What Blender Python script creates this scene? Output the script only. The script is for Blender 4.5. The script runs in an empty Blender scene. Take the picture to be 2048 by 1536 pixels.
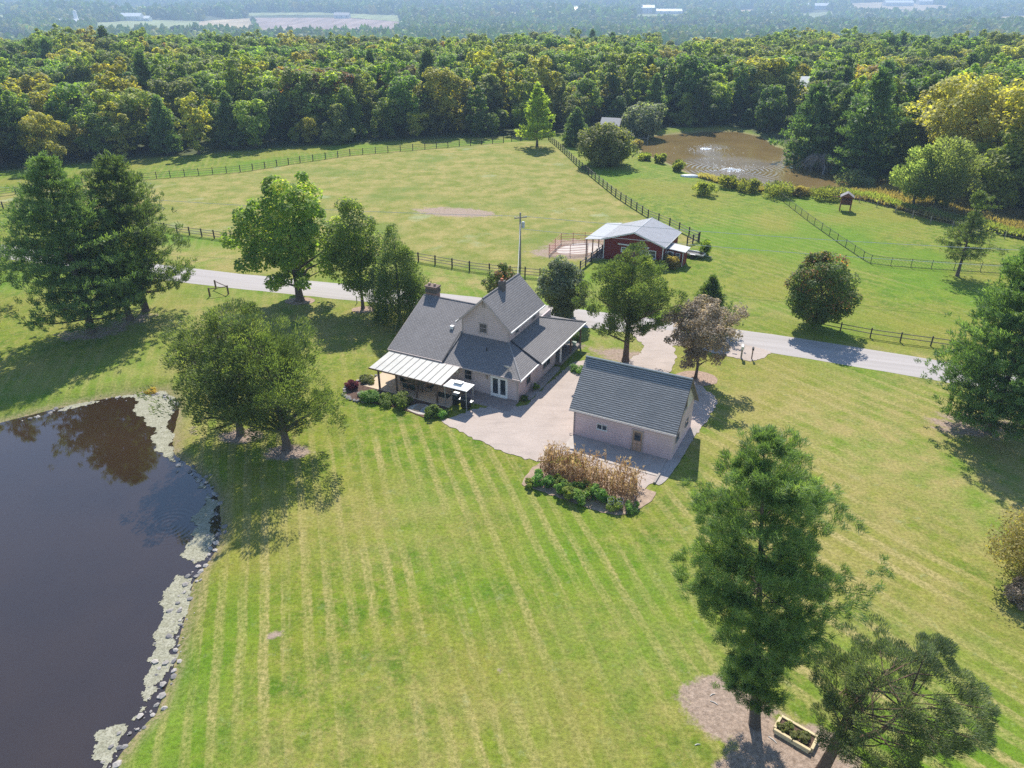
import bpy, bmesh, math, random
import numpy as np
from mathutils import Vector, Matrix

# ------------------------------------------------------------------ camera, sky, sun, exposure
scene = bpy.context.scene
COL = scene.collection
F_PX, CAM_H = 1470.0, 34.0
PITCH = math.atan(782 / 1470)
CP, SP = math.cos(PITCH), math.sin(PITCH)
SUN_EL, SUN_AZ = math.radians(48.5), math.radians(1.5)     # azimuth measured from +Y towards +X

cam_data = bpy.data.cameras.new('camera')
cam_data.sensor_width = 36.0
cam_data.lens = 36.0 * F_PX / 2048
cam_data.clip_start, cam_data.clip_end = 0.5, 20000
cam = bpy.data.objects.new('camera', cam_data)
cam.location = (0, 0, CAM_H)
cam.rotation_euler = (math.pi / 2 - PITCH, 0, 0)
COL.objects.link(cam)
scene.camera = cam

world = bpy.data.worlds.new('World')
scene.world = world
world.use_nodes = True
wn = world.node_tree
for n in list(wn.nodes):
    wn.nodes.remove(n)
sky_n = wn.nodes.new('ShaderNodeTexSky')
sky_n.sky_type = 'NISHITA'
sky_n.sun_disc = False
sky_n.sun_elevation = SUN_EL
sky_n.sun_rotation = SUN_AZ
sky_n.air_density, sky_n.dust_density, sky_n.ozone_density = 1.0, 0.05, 2.0
bg = wn.nodes.new('ShaderNodeBackground')
bg.inputs[1].default_value = 0.14
wo = wn.nodes.new('ShaderNodeOutputWorld')
wn.links.new(sky_n.outputs[0], bg.inputs[0])
wn.links.new(bg.outputs[0], wo.inputs[0])

sun_d = bpy.data.lights.new('sun', 'SUN')
sun_d.energy = 4.8
sun_d.angle = math.radians(0.53)
sun_d.color = (1.0, 0.94, 0.84)
sun = bpy.data.objects.new('sun', sun_d)
S = Vector((math.sin(SUN_AZ) * math.cos(SUN_EL), math.cos(SUN_AZ) * math.cos(SUN_EL), math.sin(SUN_EL)))
sun.rotation_euler = (-S).to_track_quat('-Z', 'Y').to_euler()
sun.location = (0, 60, 80)
COL.objects.link(sun)

vs = scene.view_settings
vs.view_transform = 'Standard'
vs.look = 'None'
vs.exposure = 0.70
vs.gamma = 1.0
vs.use_curve_mapping = False
cy = scene.cycles
cy.use_denoising = False
try:
    cy.denoiser = 'OPENIMAGEDENOISE'
except Exception:
    pass
cy.max_bounces = 5
cy.diffuse_bounces = 2
cy.use_adaptive_sampling = True
cy.adaptive_threshold = 0.008
cy.glossy_bounces = 2
cy.transmission_bounces = 4
cy.transparent_max_bounces = 6
cy.volume_bounces = 0
cy.caustics_reflective = False
cy.caustics_refractive = False
cy.sample_clamp_indirect = 4.0

# ------------------------------------------------------------------ terrain height and picture-to-ground helpers
def G0(px, py, z=0.0):
    u, v = (px - 1024) / F_PX, (768 - py) / F_PX
    d = (u, CP + v * SP, -SP + v * CP)
    t = (z - CAM_H) / d[2]
    return (d[0] * t, d[1] * t)

def PR(x, y, z=0.0):
    dz = z - CAM_H
    f = y * CP - dz * SP
    return (1024 + F_PX * x / f, 768 - F_PX * (y * SP + dz * CP) / f)

def sstep(a, b, x):
    t = np.clip((np.asarray(x, float) - a) / (b - a), 0, 1)
    return t * t * (3 - 2 * t)

WATER1, WATER2 = -0.55, -0.7
POND1 = [G0(*p, -0.3) for p in [(-420, 960), (-150, 885), (0, 843), (100, 818), (200, 797), (270, 786), (322, 781), (345, 795), (352, 815), (346, 840), (338, 870),
         (340, 905), (362, 922), (392, 945), (415, 970), (430, 1000), (434, 1050), (421, 1100), (376, 1158), (366, 1200), (350, 1265),
         (334, 1340), (303, 1417), (254, 1467), (218, 1518), (175, 1580), (60, 1700), (-500, 1750)]]
POND2 = [G0(*p, -0.4) for p in [(1279, 290), (1300, 272), (1345, 267), (1420, 261), (1475, 262), (1520, 272), (1548, 291), (1600, 306), (1650, 322), (1700, 338),
         (1735, 350), (1790, 363), (1740, 377), (1640, 384), (1580, 384), (1520, 376), (1465, 366), (1420, 356), (1400, 351), (1362, 335), (1325, 318), (1290, 306)]]

def poly_sd(x, y, poly):
    """signed distance to polygon, negative inside (numpy)"""
    x, y = np.asarray(x, float), np.asarray(y, float)
    d = np.full(x.shape, 1e9)
    ins = np.zeros(x.shape, bool)
    n = len(poly)
    for i in range(n):
        ax, ay = poly[i]
        bx, by = poly[(i + 1) % n]
        ex, ey = bx - ax, by - ay
        t = np.clip(((x - ax) * ex + (y - ay) * ey) / (ex * ex + ey * ey + 1e-12), 0, 1)
        d = np.minimum(d, np.hypot(x - ax - t * ex, y - ay - t * ey))
        c = ((ay > y) != (by > y)) & (x < (bx - ax) * (y - ay) / (by - ay + 1e-12) + ax)
        ins ^= c
    return np.where(ins, -d, d)

def gz(x, y):
    x, y = np.asarray(x, float), np.asarray(y, float)
    r = np.hypot(x, y)
    z = 0.55 * np.sin(x * 0.035 + 1.0) * np.sin(y * 0.045) * sstep(118, 150, y)
    z = z - 48 * sstep(330, 1300, r) + 2.2 * (np.sin(x / 62 + 0.8) * np.sin(y / 75 + 0.5) + 0.6 * np.sin(x / 31 + y / 47)) * sstep(240, 380, r) * (1 - sstep(900, 1300, r))
    roll = 7 * np.sin(x / 330 + 0.6) * np.sin(y / 400 + 1.1) + 4 * np.sin(x / 150 + y / 240) + 9 * np.sin(x / 640 - y / 560 + 2)
    z = z + roll * sstep(1300, 2200, r)
    z = z + 70 * sstep(2400, 7500, r) + 70 * sstep(5500, 8800, r)
    m1 = (x > -80) & (x < 0) & (y > 0) & (y < 75)
    if np.any(m1):
        d1 = np.where(m1, poly_sd(x, y, POND1), 1e9)
        z = z - 0.62 * (1 - sstep(-0.3, 2.6, d1)) - 1.2 * (1 - sstep(-3.5, -0.2, d1))
    m2 = (x > 20) & (x < 120) & (y > 120) & (y < 240)
    if np.any(m2):
        d2 = np.where(m2, poly_sd(x, y, POND2), 1e9)
        z = z * sstep(-2, 14, d2) - 0.75 * (1 - sstep(-0.3, 4.0, d2)) - 1.2 * (1 - sstep(-4, -0.2, d2))
    return z

def gz1(x, y):
    return float(gz(np.array([x]), np.array([y]))[0])

def GT(px, py):
    """picture point -> point on the terrain"""
    z = 0.0
    u, v = (px - 1024) / F_PX, (768 - py) / F_PX
    d = np.array((u, CP + v * SP, -SP + v * CP))
    ts = np.concatenate([np.arange(20, 400, 4.0), np.geomspace(400, 9000, 260)])
    hx, hy, hz = d[0] * ts, d[1] * ts, CAM_H + d[2] * ts
    below = np.nonzero(hz < gz(hx, hy))[0]
    if len(below) == 0:
        i = len(ts) - 1
        return hx[i], hy[i], gz1(hx[i], hy[i])
    i = below[0]
    lo, hi = ts[max(i - 1, 0)], ts[i]
    for _ in range(22):
        m = (lo + hi) / 2
        if CAM_H + d[2] * m < gz1(d[0] * m, d[1] * m):
            hi = m
        else:
            lo = m
    return d[0] * hi, d[1] * hi, CAM_H + d[2] * hi

def depth_of(x, y, z=0.0):
    return y * CP - (z - CAM_H) * SP

def height_to(x, y, zb, py):
    v = (768 - py) / F_PX
    return CAM_H + y * (v * CP - SP) / (CP + v * SP) - zb

# ------------------------------------------------------------------ node helper
class NT:
    def __init__(self, name):
        self.m = bpy.data.materials.new(name)
        self.m.use_nodes = True
        self.t = self.m.node_tree
        for n in list(self.t.nodes):
            self.t.nodes.remove(n)
        self.out = self.t.nodes.new('ShaderNodeOutputMaterial')
    def n(self, typ, **kw):
        nd = self.t.nodes.new(typ)
        for k, v in kw.items():
            setattr(nd, k, v)
        return nd
    def put(self, sock, v):
        if v is None:
            return
        if isinstance(v, bpy.types.NodeSocket):
            self.t.links.new(v, sock)
        elif isinstance(v, (tuple, list)):
            if sock.type == 'RGBA' and len(v) == 3:
                v = (*v, 1)
            sock.default_value = v
        else:
            sock.default_value = v
    def math(self, op, a, b=None, clamp=False):
        nd = self.n('ShaderNodeMath', operation=op, use_clamp=clamp)
        self.put(nd.inputs[0], a)
        if b is not None:
            self.put(nd.inputs[1], b)
        return nd.outputs[0]
    def vmath(self, op, a, b=None):
        nd = self.n('ShaderNodeVectorMath', operation=op)
        self.put(nd.inputs[0], a)
        if b is not None:
            self.put(nd.inputs[1], b)
        return nd.outputs['Value'] if op in ('DOT_PRODUCT', 'LENGTH', 'DISTANCE') else nd.outputs[0]
    def mix(self, f, a, b, mode='MIX'):
        nd = self.n('ShaderNodeMix', data_type='RGBA', blend_type=mode)
        self.put(nd.inputs[0], f)
        self.put(nd.inputs[6], a)
        self.put(nd.inputs[7], b)
        return nd.outputs[2]
    def noise(self, scale, detail=3, vec=None, rough=0.55):
        nd = self.n('ShaderNodeTexNoise')
        nd.inputs['Scale'].default_value = scale
        nd.inputs['Detail'].default_value = detail
        nd.inputs['Roughness'].default_value = rough
        if vec is not None:
            self.t.links.new(vec, nd.inputs['Vector'])
        return nd.outputs[0]
    def rng(self, v, a, b, c=0.0, d=1.0):
        nd = self.n('ShaderNodeMapRange')
        self.put(nd.inputs[0], v)
        for i, q in enumerate((a, b, c, d)):
            nd.inputs[i + 1].default_value = q
        return nd.outputs[0]
    def pos(self):
        return self.n('ShaderNodeNewGeometry').outputs['Position']
    def objco(self):
        return self.n('ShaderNodeTexCoord').outputs['Object']
    def sep(self, v):
        nd = self.n('ShaderNodeSeparateXYZ')
        self.put(nd.inputs[0], v)
        return nd.outputs
    def comb(self, x, y, z):
        nd = self.n('ShaderNodeCombineXYZ')
        for i, q in enumerate((x, y, z)):
            self.put(nd.inputs[i], q)
        return nd.outputs[0]
    def attr(self, name):
        return self.n('ShaderNodeAttribute', attribute_name=name).outputs['Fac']
    def bump(self, h, dist=0.02, strength=1.0):
        nd = self.n('ShaderNodeBump')
        nd.inputs['Strength'].default_value = strength
        nd.inputs['Distance'].default_value = dist
        self.put(nd.inputs['Height'], h)
        return nd.outputs[0]
    def principled(self, color, rough=0.7, spec=0.3, normal=None, metal=0.0, **kw):
        nd = self.n('ShaderNodeBsdfPrincipled')
        self.put(nd.inputs['Base Color'], color)
        self.put(nd.inputs['Roughness'], rough)
        self.put(nd.inputs['Specular IOR Level'], spec)
        self.put(nd.inputs['Metallic'], metal)
        if normal is not None:
            self.put(nd.inputs['Normal'], normal)
        for k, v in kw.items():
            self.put(nd.inputs[k], v)
        self.t.links.new(nd.outputs[0], self.out.inputs[0])
        return nd

MATS = {}
def mat_plain(name, color, rough=0.6, spec=0.3, var=0.12, scale=3.0, metal=0.0, bump=0.0):
    if name in MATS:
        return MATS[name]
    k = NT(name)
    p = k.objco()
    f = k.math('ADD', k.math('MULTIPLY', k.noise(scale, 4, p), 0.7), k.math('MULTIPLY', k.noise(scale * 9, 2, p), 0.3))
    lo = tuple(c * (1 - var) for c in color)
    hi = tuple(min(1, c * (1 + var)) for c in color)
    c = k.mix(k.rng(f, 0.3, 0.7), lo, hi)
    nm = k.bump(k.noise(scale * 12, 3, p), bump) if bump else None
    k.principled(c, rough, spec, nm, metal)
    MATS[name] = k.m
    return k.m

def mat_leaf(name, color, yellow=None, trans=0.50, spread=0.30, rough=0.6):
    if name in MATS:
        return MATS[name]
    k = NT(name)
    lv = k.attr('lv')
    rnd = k.n('ShaderNodeObjectInfo').outputs['Random']
    y = yellow or tuple(min(1, c * s) for c, s in zip(color, (1.9, 1.6, 1.3)))
    lo = tuple(c * (1 - spread) for c in color)
    c = k.mix(k.rng(lv, 0.0, 0.75), lo, color)
    c = k.mix(k.rng(lv, 0.72, 1.0), c, y)
    hs = k.n('ShaderNodeHueSaturation')
    k.put(hs.inputs['Color'], c)
    k.put(hs.inputs['Hue'], k.rng(rnd, 0, 1, 0.488, 0.512))
    k.put(hs.inputs['Value'], k.rng(rnd, 0, 1, 0.86, 1.2))
    hs.inputs['Saturation'].default_value = 0.95
    b = k.n('ShaderNodeBsdfPrincipled')
    k.put(b.inputs['Base Color'], hs.outputs[0])
    b.inputs['Roughness'].default_value = rough
    b.inputs['Specular IOR Level'].default_value = 0.3
    tr = k.n('ShaderNodeBsdfTranslucent')
    ratio = color[1] / color[0]
    tc = k.mix(1.0, hs.outputs[0], (2.45, 2.7, 0.85) if ratio > 1.05 else ((2.6, 2.5, 0.8) if ratio > 0.84 else (1.9, 1.75, 1.2)), 'MULTIPLY')
    k.put(tr.inputs[0], tc)
    ms = k.n('ShaderNodeMixShader')
    ms.inputs[0].default_value = trans
    k.t.links.new(b.outputs[0], ms.inputs[1])
    k.t.links.new(tr.outputs[0], ms.inputs[2])
    k.t.links.new(ms.outputs[0], k.out.inputs[0])
    MATS[name] = k.m
    return k.m

LEAF = {
    'dark': ((0.090, 0.140, 0.034), None), 'green': ((0.145, 0.205, 0.034), None), 'light': ((0.205, 0.245, 0.042), None),
    'yellowgreen': ((0.285, 0.290, 0.042), (0.42, 0.38, 0.06)), 'yellow': ((0.30, 0.285, 0.075), (0.40, 0.36, 0.10)),
    'orange': ((0.21, 0.18, 0.05), (0.42, 0.22, 0.05)), 'red': ((0.125, 0.125, 0.05), (0.34, 0.10, 0.06)), 'olive': ((0.170, 0.185, 0.058), None),
    'pine': ((0.098, 0.150, 0.054), (0.22, 0.28, 0.09)), 'silver': ((0.20, 0.23, 0.15), (0.42, 0.44, 0.36)), 'cedar': ((0.108, 0.142, 0.048), (0.24, 0.25, 0.09)),
    'bronze': ((0.255, 0.212, 0.165), (0.46, 0.37, 0.31)), 'pine_light': ((0.118, 0.182, 0.064), (0.26, 0.32, 0.11)), 'maple_gold': ((0.185, 0.260, 0.036), (0.48, 0.42, 0.08)), 'willow': ((0.185, 0.215, 0.095), (0.30, 0.32, 0.15)), 'maple_red': ((0.115, 0.165, 0.038), (0.42, 0.15, 0.09)),
    'corn': ((0.29, 0.190, 0.092), (0.48, 0.36, 0.20)), 'straw': ((0.25, 0.22, 0.12), (0.36, 0.31, 0.16)), 'weed': ((0.18, 0.195, 0.065), (0.34, 0.29, 0.08)),
    'veg': ((0.15, 0.25, 0.048), None), 'mum': ((0.18, 0.02, 0.035), (0.28, 0.05, 0.06)), 'twig': ((0.16, 0.14, 0.13), None), 'gold': ((0.45, 0.34, 0.03), (0.55, 0.42, 0.06)),
    'ochre': ((0.205, 0.180, 0.058), (0.36, 0.29, 0.09)), 'scots': ((0.115, 0.155, 0.085), (0.22, 0.25, 0.13)),
}
def leaf(c):
    return mat_leaf('leaf_' + c, *LEAF[c], trans=0.34 if c in ('pine', 'cedar', 'pine_light', 'scots') else 0.5)

# ------------------------------------------------------------------ object helpers
def link(o, parent=None):
    COL.objects.link(o)
    if parent is not None:
        o.parent = parent
    return o
def tag(o, label=None, cat=None, group=None, kind=None):
    if label: o['label'] = label
    if cat: o['category'] = cat
    if group: o['group'] = group
    if kind: o['kind'] = kind
    return o
def empty(name, loc=(0, 0, 0), rz=0.0):
    o = bpy.data.objects.new(name, None)
    o.empty_display_size = 0.3
    o.location = loc
    o.rotation_euler = (0, 0, rz)
    return link(o)
def mesh_obj(name, verts, faces, mat, parent=None, smooth=False):
    me = bpy.data.meshes.new(name)
    me.from_pydata([tuple(map(float, v)) for v in verts], [], faces)
    if smooth:
        me.polygons.foreach_set('use_smooth', [True] * len(me.polygons))
    me.materials.append(mat)
    return link(bpy.data.objects.new(name, me), parent)

BOXF = [(0, 3, 2, 1), (4, 5, 6, 7), (0, 1, 5, 4), (1, 2, 6, 5), (2, 3, 7, 6), (3, 0, 4, 7)]
def boxv(x0, x1, y0, y1, z0, z1):
    return [(x0, y0, z0), (x1, y0, z0), (x1, y1, z0), (x0, y1, z0), (x0, y0, z1), (x1, y0, z1), (x1, y1, z1), (x0, y1, z1)]
def box(name, x0, x1, y0, y1, z0, z1, mat, parent=None, bevel=0.0):
    o = mesh_obj(name, boxv(x0, x1, y0, y1, z0, z1), BOXF, mat, parent)
    if bevel:
        bm = bmesh.new(); bm.from_mesh(o.data)
        bmesh.ops.bevel(bm, geom=bm.edges[:], offset=bevel, segments=1, affect='EDGES', profile=0.5)
        bm.to_mesh(o.data); bm.free()
    return o
class MB:
    """collects shapes into ONE mesh"""
    def __init__(self):
        self.v, self.f = [], []
    def add(self, v, f):
        b = len(self.v)
        self.v += [tuple(q) for q in v]
        self.f += [tuple(i + b for i in q) for q in f]
        return self
    def box(self, *a):
        return self.add(boxv(*a), BOXF)
    def tube(self, pts, rads, n=8, cap=True):
        pts = [Vector(p) for p in pts]
        if not hasattr(rads, '__len__'):
            rads = [rads] * len(pts)
        vs_, fs = [], []
        for i, p in enumerate(pts):
            d = (pts[min(i + 1, len(pts) - 1)] - pts[max(i - 1, 0)])
            d = d.normalized() if d.length > 1e-9 else Vector((0, 0, 1))
            ref = Vector((1, 0, 0)) if abs(d.x) < 0.9 else Vector((0, 1, 0))
            a = d.cross(ref).normalized()
            b = d.cross(a)
            for k in range(n):
                t = 2 * math.pi * k / n
                vs_.append(p + (a * math.cos(t) + b * math.sin(t)) * rads[i])
        for i in range(len(pts) - 1):
            for k in range(n):
                k2 = (k + 1) % n
                fs.append((i * n + k, i * n + k2, (i + 1) * n + k2, (i + 1) * n + k))
        if cap:
            fs.append(tuple(range(n))); fs.append(tuple((len(pts) - 1) * n + k for k in range(n)))
        return self.add(vs_, fs)
    def lathe(self, prof, n=14, c=(0, 0, 0)):
        vs_, fs = [], []
        for r, z in prof:
            for k in range(n):
                t = 2 * math.pi * k / n
                vs_.append((c[0] + r * math.cos(t), c[1] + r * math.sin(t), c[2] + z))
        for i in range(len(prof) - 1):
            for k in range(n):
                k2 = (k + 1) % n
                fs.append((i * n + k, i * n + k2, (i + 1) * n + k2, (i + 1) * n + k))
        fs.append(tuple(range(n))); fs.append(tuple((len(prof) - 1) * n + k for k in range(n)))
        return self.add(vs_, fs)
    def slab(self, poly, th):
        """planar polygon (3D, counter-clockwise seen from above) with thickness th downwards"""
        n = len(poly)
        v = [tuple(p) for p in poly] + [(p[0], p[1], p[2] - th) for p in poly]
        f = [tuple(range(n)), tuple(range(2 * n - 1, n - 1, -1))] + [(i, i + n, (i + 1) % n + n, (i + 1) % n) for i in range(n)]
        return self.add(v, f)
    def build(self, name, mat, parent=None, smooth=False):
        return mesh_obj(name, self.v, self.f, mat, parent, smooth)

def copy_tree(o, parent=None):
    c = o.copy()
    COL.objects.link(c)
    c.parent = parent
    for ch in list(o.children):
        copy_tree(ch, c)
    return c

def poly_sheet(name, pts, z, mat, jitter=0.0, step=0.6, seed=1, parent=None, thick=0.0, smooth_it=2):
    """flat ground sheet from world-space outline, with a slightly uneven edge"""
    rg = random.Random(seed)
    out = []
    n = len(pts)
    for i in range(n):
        a, b = Vector(pts[i][:2]), Vector(pts[(i + 1) % n][:2])
        k = max(1, int((b - a).length / step))
        for j in range(k):
            out.append(a.lerp(b, j / k))
    if jitter:
        for _ in range(smooth_it):
            out = [(out[i - 1] + out[i] * 2 + out[(i + 1) % len(out)]) / 4 for i in range(len(out))]
        out = [p + Vector((rg.uniform(-1, 1), rg.uniform(-1, 1))) * jitter for p in out]
    bm = bmesh.new()
    vs_ = [bm.verts.new((p.x, p.y, z)) for p in out]
    f = bm.faces.new(vs_)
    if f.normal.z < 0:
        f.normal_flip()
    bm.normal_update()
    if f.normal.z < 0:
        bmesh.ops.reverse_faces(bm, faces=[f])
    if thick:
        r = bmesh.ops.extrude_face_region(bm, geom=[f])
        bmesh.ops.translate(bm, verts=[g for g in r['geom'] if isinstance(g, bmesh.types.BMVert)], vec=(0, 0, thick))
    bmesh.ops.triangulate(bm, faces=bm.faces[:], ngon_method='EAR_CLIP')
    bmesh.ops.recalc_face_normals(bm, faces=bm.faces[:])
    me = bpy.data.meshes.new(name)
    bm.to_mesh(me); bm.free()
    if len(me.polygons) and not thick and me.polygons[0].normal.z < 0:
        me.flip_normals()
    me.materials.append(mat)
    return link(bpy.data.objects.new(name, me), parent)

# ------------------------------------------------------------------ ground sheet
EDGE = [(-500, 420), (-200, 372), (0, 342), (120, 332), (230, 322), (350, 313), (480, 303), (600, 294), (700, 287), (850, 280), (1000, 274), (1130, 268), (1250, 262), (1330, 258),
        (1450, 254), (1500, 262), (1545, 280), (1600, 300), (1650, 316), (1700, 333), (1760, 350), (1800, 357), (1850, 372), (1940, 398), (2048, 432), (2300, 500), (2600, 580)]
EX, EY = np.array([e[0] for e in EDGE], float), np.array([e[1] for e in EDGE], float)
def px_of(x, y, z=0.0):
    dz = np.asarray(z) - CAM_H
    f = np.maximum(y * CP - dz * SP, 1.0)
    return 1024 + F_PX * x / f, 768 - F_PX * (y * SP + dz * CP) / f

def axis(segs):
    out = [segs[0][0]]
    for a, b, s0, s1 in segs:
        p, s = a, s0
        while p < b:
            t = (p - a) / (b - a)
            p += s0 * (s1 / s0) ** t
            out.append(min(p, b))
    return np.unique(np.round(np.array(out), 4))
ax = axis([(0, 50, 0.62, 0.62), (50, 120, 0.8, 2.0), (120, 400, 2.5, 12), (400, 7000, 15, 260)])
XS = np.concatenate([-ax[::-1][:-1], ax])
YS = axis([(-60, 12, 8, 2), (12, 100, 0.62, 0.62), (100, 215, 0.9, 1.3), (215, 500, 2, 9), (500, 9500, 10, 160)])
XX, YY = np.meshgrid(XS, YS)
ZZ = gz(XX, YY)
nx, ny = len(XS), len(YS)
me = bpy.data.meshes.new('ground')
me.vertices.add(nx * ny)
me.vertices.foreach_set('co', np.stack([XX, YY, ZZ], -1).ravel())
ii, jj = np.meshgrid(np.arange(nx - 1), np.arange(ny - 1))
q = (jj * nx + ii)
quads = np.stack([q, q + 1, q + nx + 1, q + nx], -1).reshape(-1, 4)
me.loops.add(quads.size)
me.loops.foreach_set('vertex_index', quads.ravel())
me.polygons.add(len(quads))
me.polygons.foreach_set('loop_start', np.arange(len(quads)) * 4)
me.polygons.foreach_set('use_smooth', np.ones(len(quads), bool))
me.update()
# ground cover zones (what grows where)
PADDOCK = [G0(*p) for p in [(-60, 395), (229, 361), (480, 340), (700, 309), (1007, 287), (1098, 283), (1152, 334), (1231, 393), (1296, 435), (1397, 480), (1330, 520), (1204, 508), (1160, 538), (1080, 554), (939, 541),
           (837, 523), (480, 484), (355, 467), (260, 449), (-60, 405)]]
fl = lambda a: a.ravel()
xv, yv = fl(XX), fl(YY)
pxv, pyv = px_of(xv, yv, fl(ZZ))
near = (yv > 5) & (yv < 260) & (np.abs(xv) < 260)
pad = np.zeros(len(xv)); pad[near] = 1 - sstep(-0.6, 0.6, poly_sd(xv[near], yv[near], PADDOCK))
wood = np.where(yv > 60, sstep(-3, 4, np.interp(pxv, EX, EY) - pyv), 0.0)
wood = np.where(yv > 260, 1.0, wood)
def ell(cx, cy, rx, ry, rot=0.0, soft=0.5):
    a = math.radians(rot)
    dx, dy = xv - cx, yv - cy
    u, v = (dx * math.cos(a) + dy * math.sin(a)) / rx, (-dx * math.sin(a) + dy * math.cos(a)) / ry
    return 1 - sstep(1 - soft, 1 + soft, np.hypot(u, v))
dirt = np.zeros(len(xv))
for (p, rx, ry, rot, w) in [((910, 424), 8.0, 3.2, -12, 0.8), ((880, 418), 4, 2, 0, 0.5), ((1160, 498), 5.5, 5.0, -20, 0.95), ((1225, 480), 5, 3, 20, 0.6), ((1120, 505), 5, 3, 0, 0.7),
                           ((1470, 1430), 3.0, 2.0, -35, 1.0), ((1590, 1500), 3.0, 1.9, -15, 1.0), ((1435, 1395), 1.5, 1.6, 0, 0.9), ((1540, 1560), 3.0, 1.6, 0, 1.0), ((575, 905), 1.9, 1.2, 0, 0.9), ((482, 872), 2.0, 1.2, 0, 0.9),
                           ((372, 872), 1.9, 2.5, 0, 0.35), ((1950, 850), 4.5, 2.6, 0, 0.65), ((1250, 712), 3.2, 1.8, -25, 0.8), ((260, 640), 3.5, 2.0, 20, 0.55), ((185, 665), 4.5, 2.4, 20, 0.6), ((1180, 700), 5, 1.7, -25, 0.45),
                           ((1625, 1030), 0.01, 0.01, 0, 0.0), ((556, 1265), 0.42, 0.36, 0, 1.0), ((765, 1022), 0.9, 0.5, 0, 0.5), ((1010, 1345), 1.0, 0.4, -20, 0.4)]:
    c = G0(*p)
    dirt = np.maximum(dirt, w * ell(c[0], c[1], rx, ry, rot))
dry = np.zeros(len(xv))
for (p, rx, ry, rot, w) in [((430, 520), 16, 5, -16, 1.0), ((900, 562), 18, 3.6, -16, 1.0), ((560, 640), 24, 8, -10, 0.8), ((1850, 900), 22, 12, -30, 1.0), ((1700, 1150), 10, 8, 0, 0.7), ((1750, 1000), 12, 9, 0, 0.8), ((1240, 690), 8, 4, -20, 0.7), ((760, 1040), 9, 4.5, 0, 0.6), ((900, 1480), 12, 5, 0, 0.5),
                           ((350, 880), 3.4, 4, 0, 0.9), ((100, 760), 16, 3.5, 10, 0.45), ((1480, 620), 8, 3, -16, 0.6), ((1700, 700), 30, 1.6, -17, 0.8), ((1250, 1350), 8, 6, 0, 0.45), ((260, 740), 16, 6, 0, 0.5), ((1950, 1100), 10, 8, 0, 0.4)]:
    c = G0(*p)
    dry = np.maximum(dry, w * ell(c[0], c[1], rx, ry, rot, 0.9))
bank = np.zeros(len(xv))
bank[near] = np.maximum(1 - sstep(0.2, 1.2, np.abs(poly_sd(xv[near], yv[near], POND1) - 0.2)), 1 - sstep(0.5, 2.0, np.abs(poly_sd(xv[near], yv[near], POND2))))
for nm, arr in (('paddock', pad), ('wood', wood), ('dirt', dirt), ('dry', dry), ('bank', bank)):
    a = me.attributes.new(nm, 'FLOAT', 'POINT')
    a.data.foreach_set('value', arr.astype(np.float32))

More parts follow.
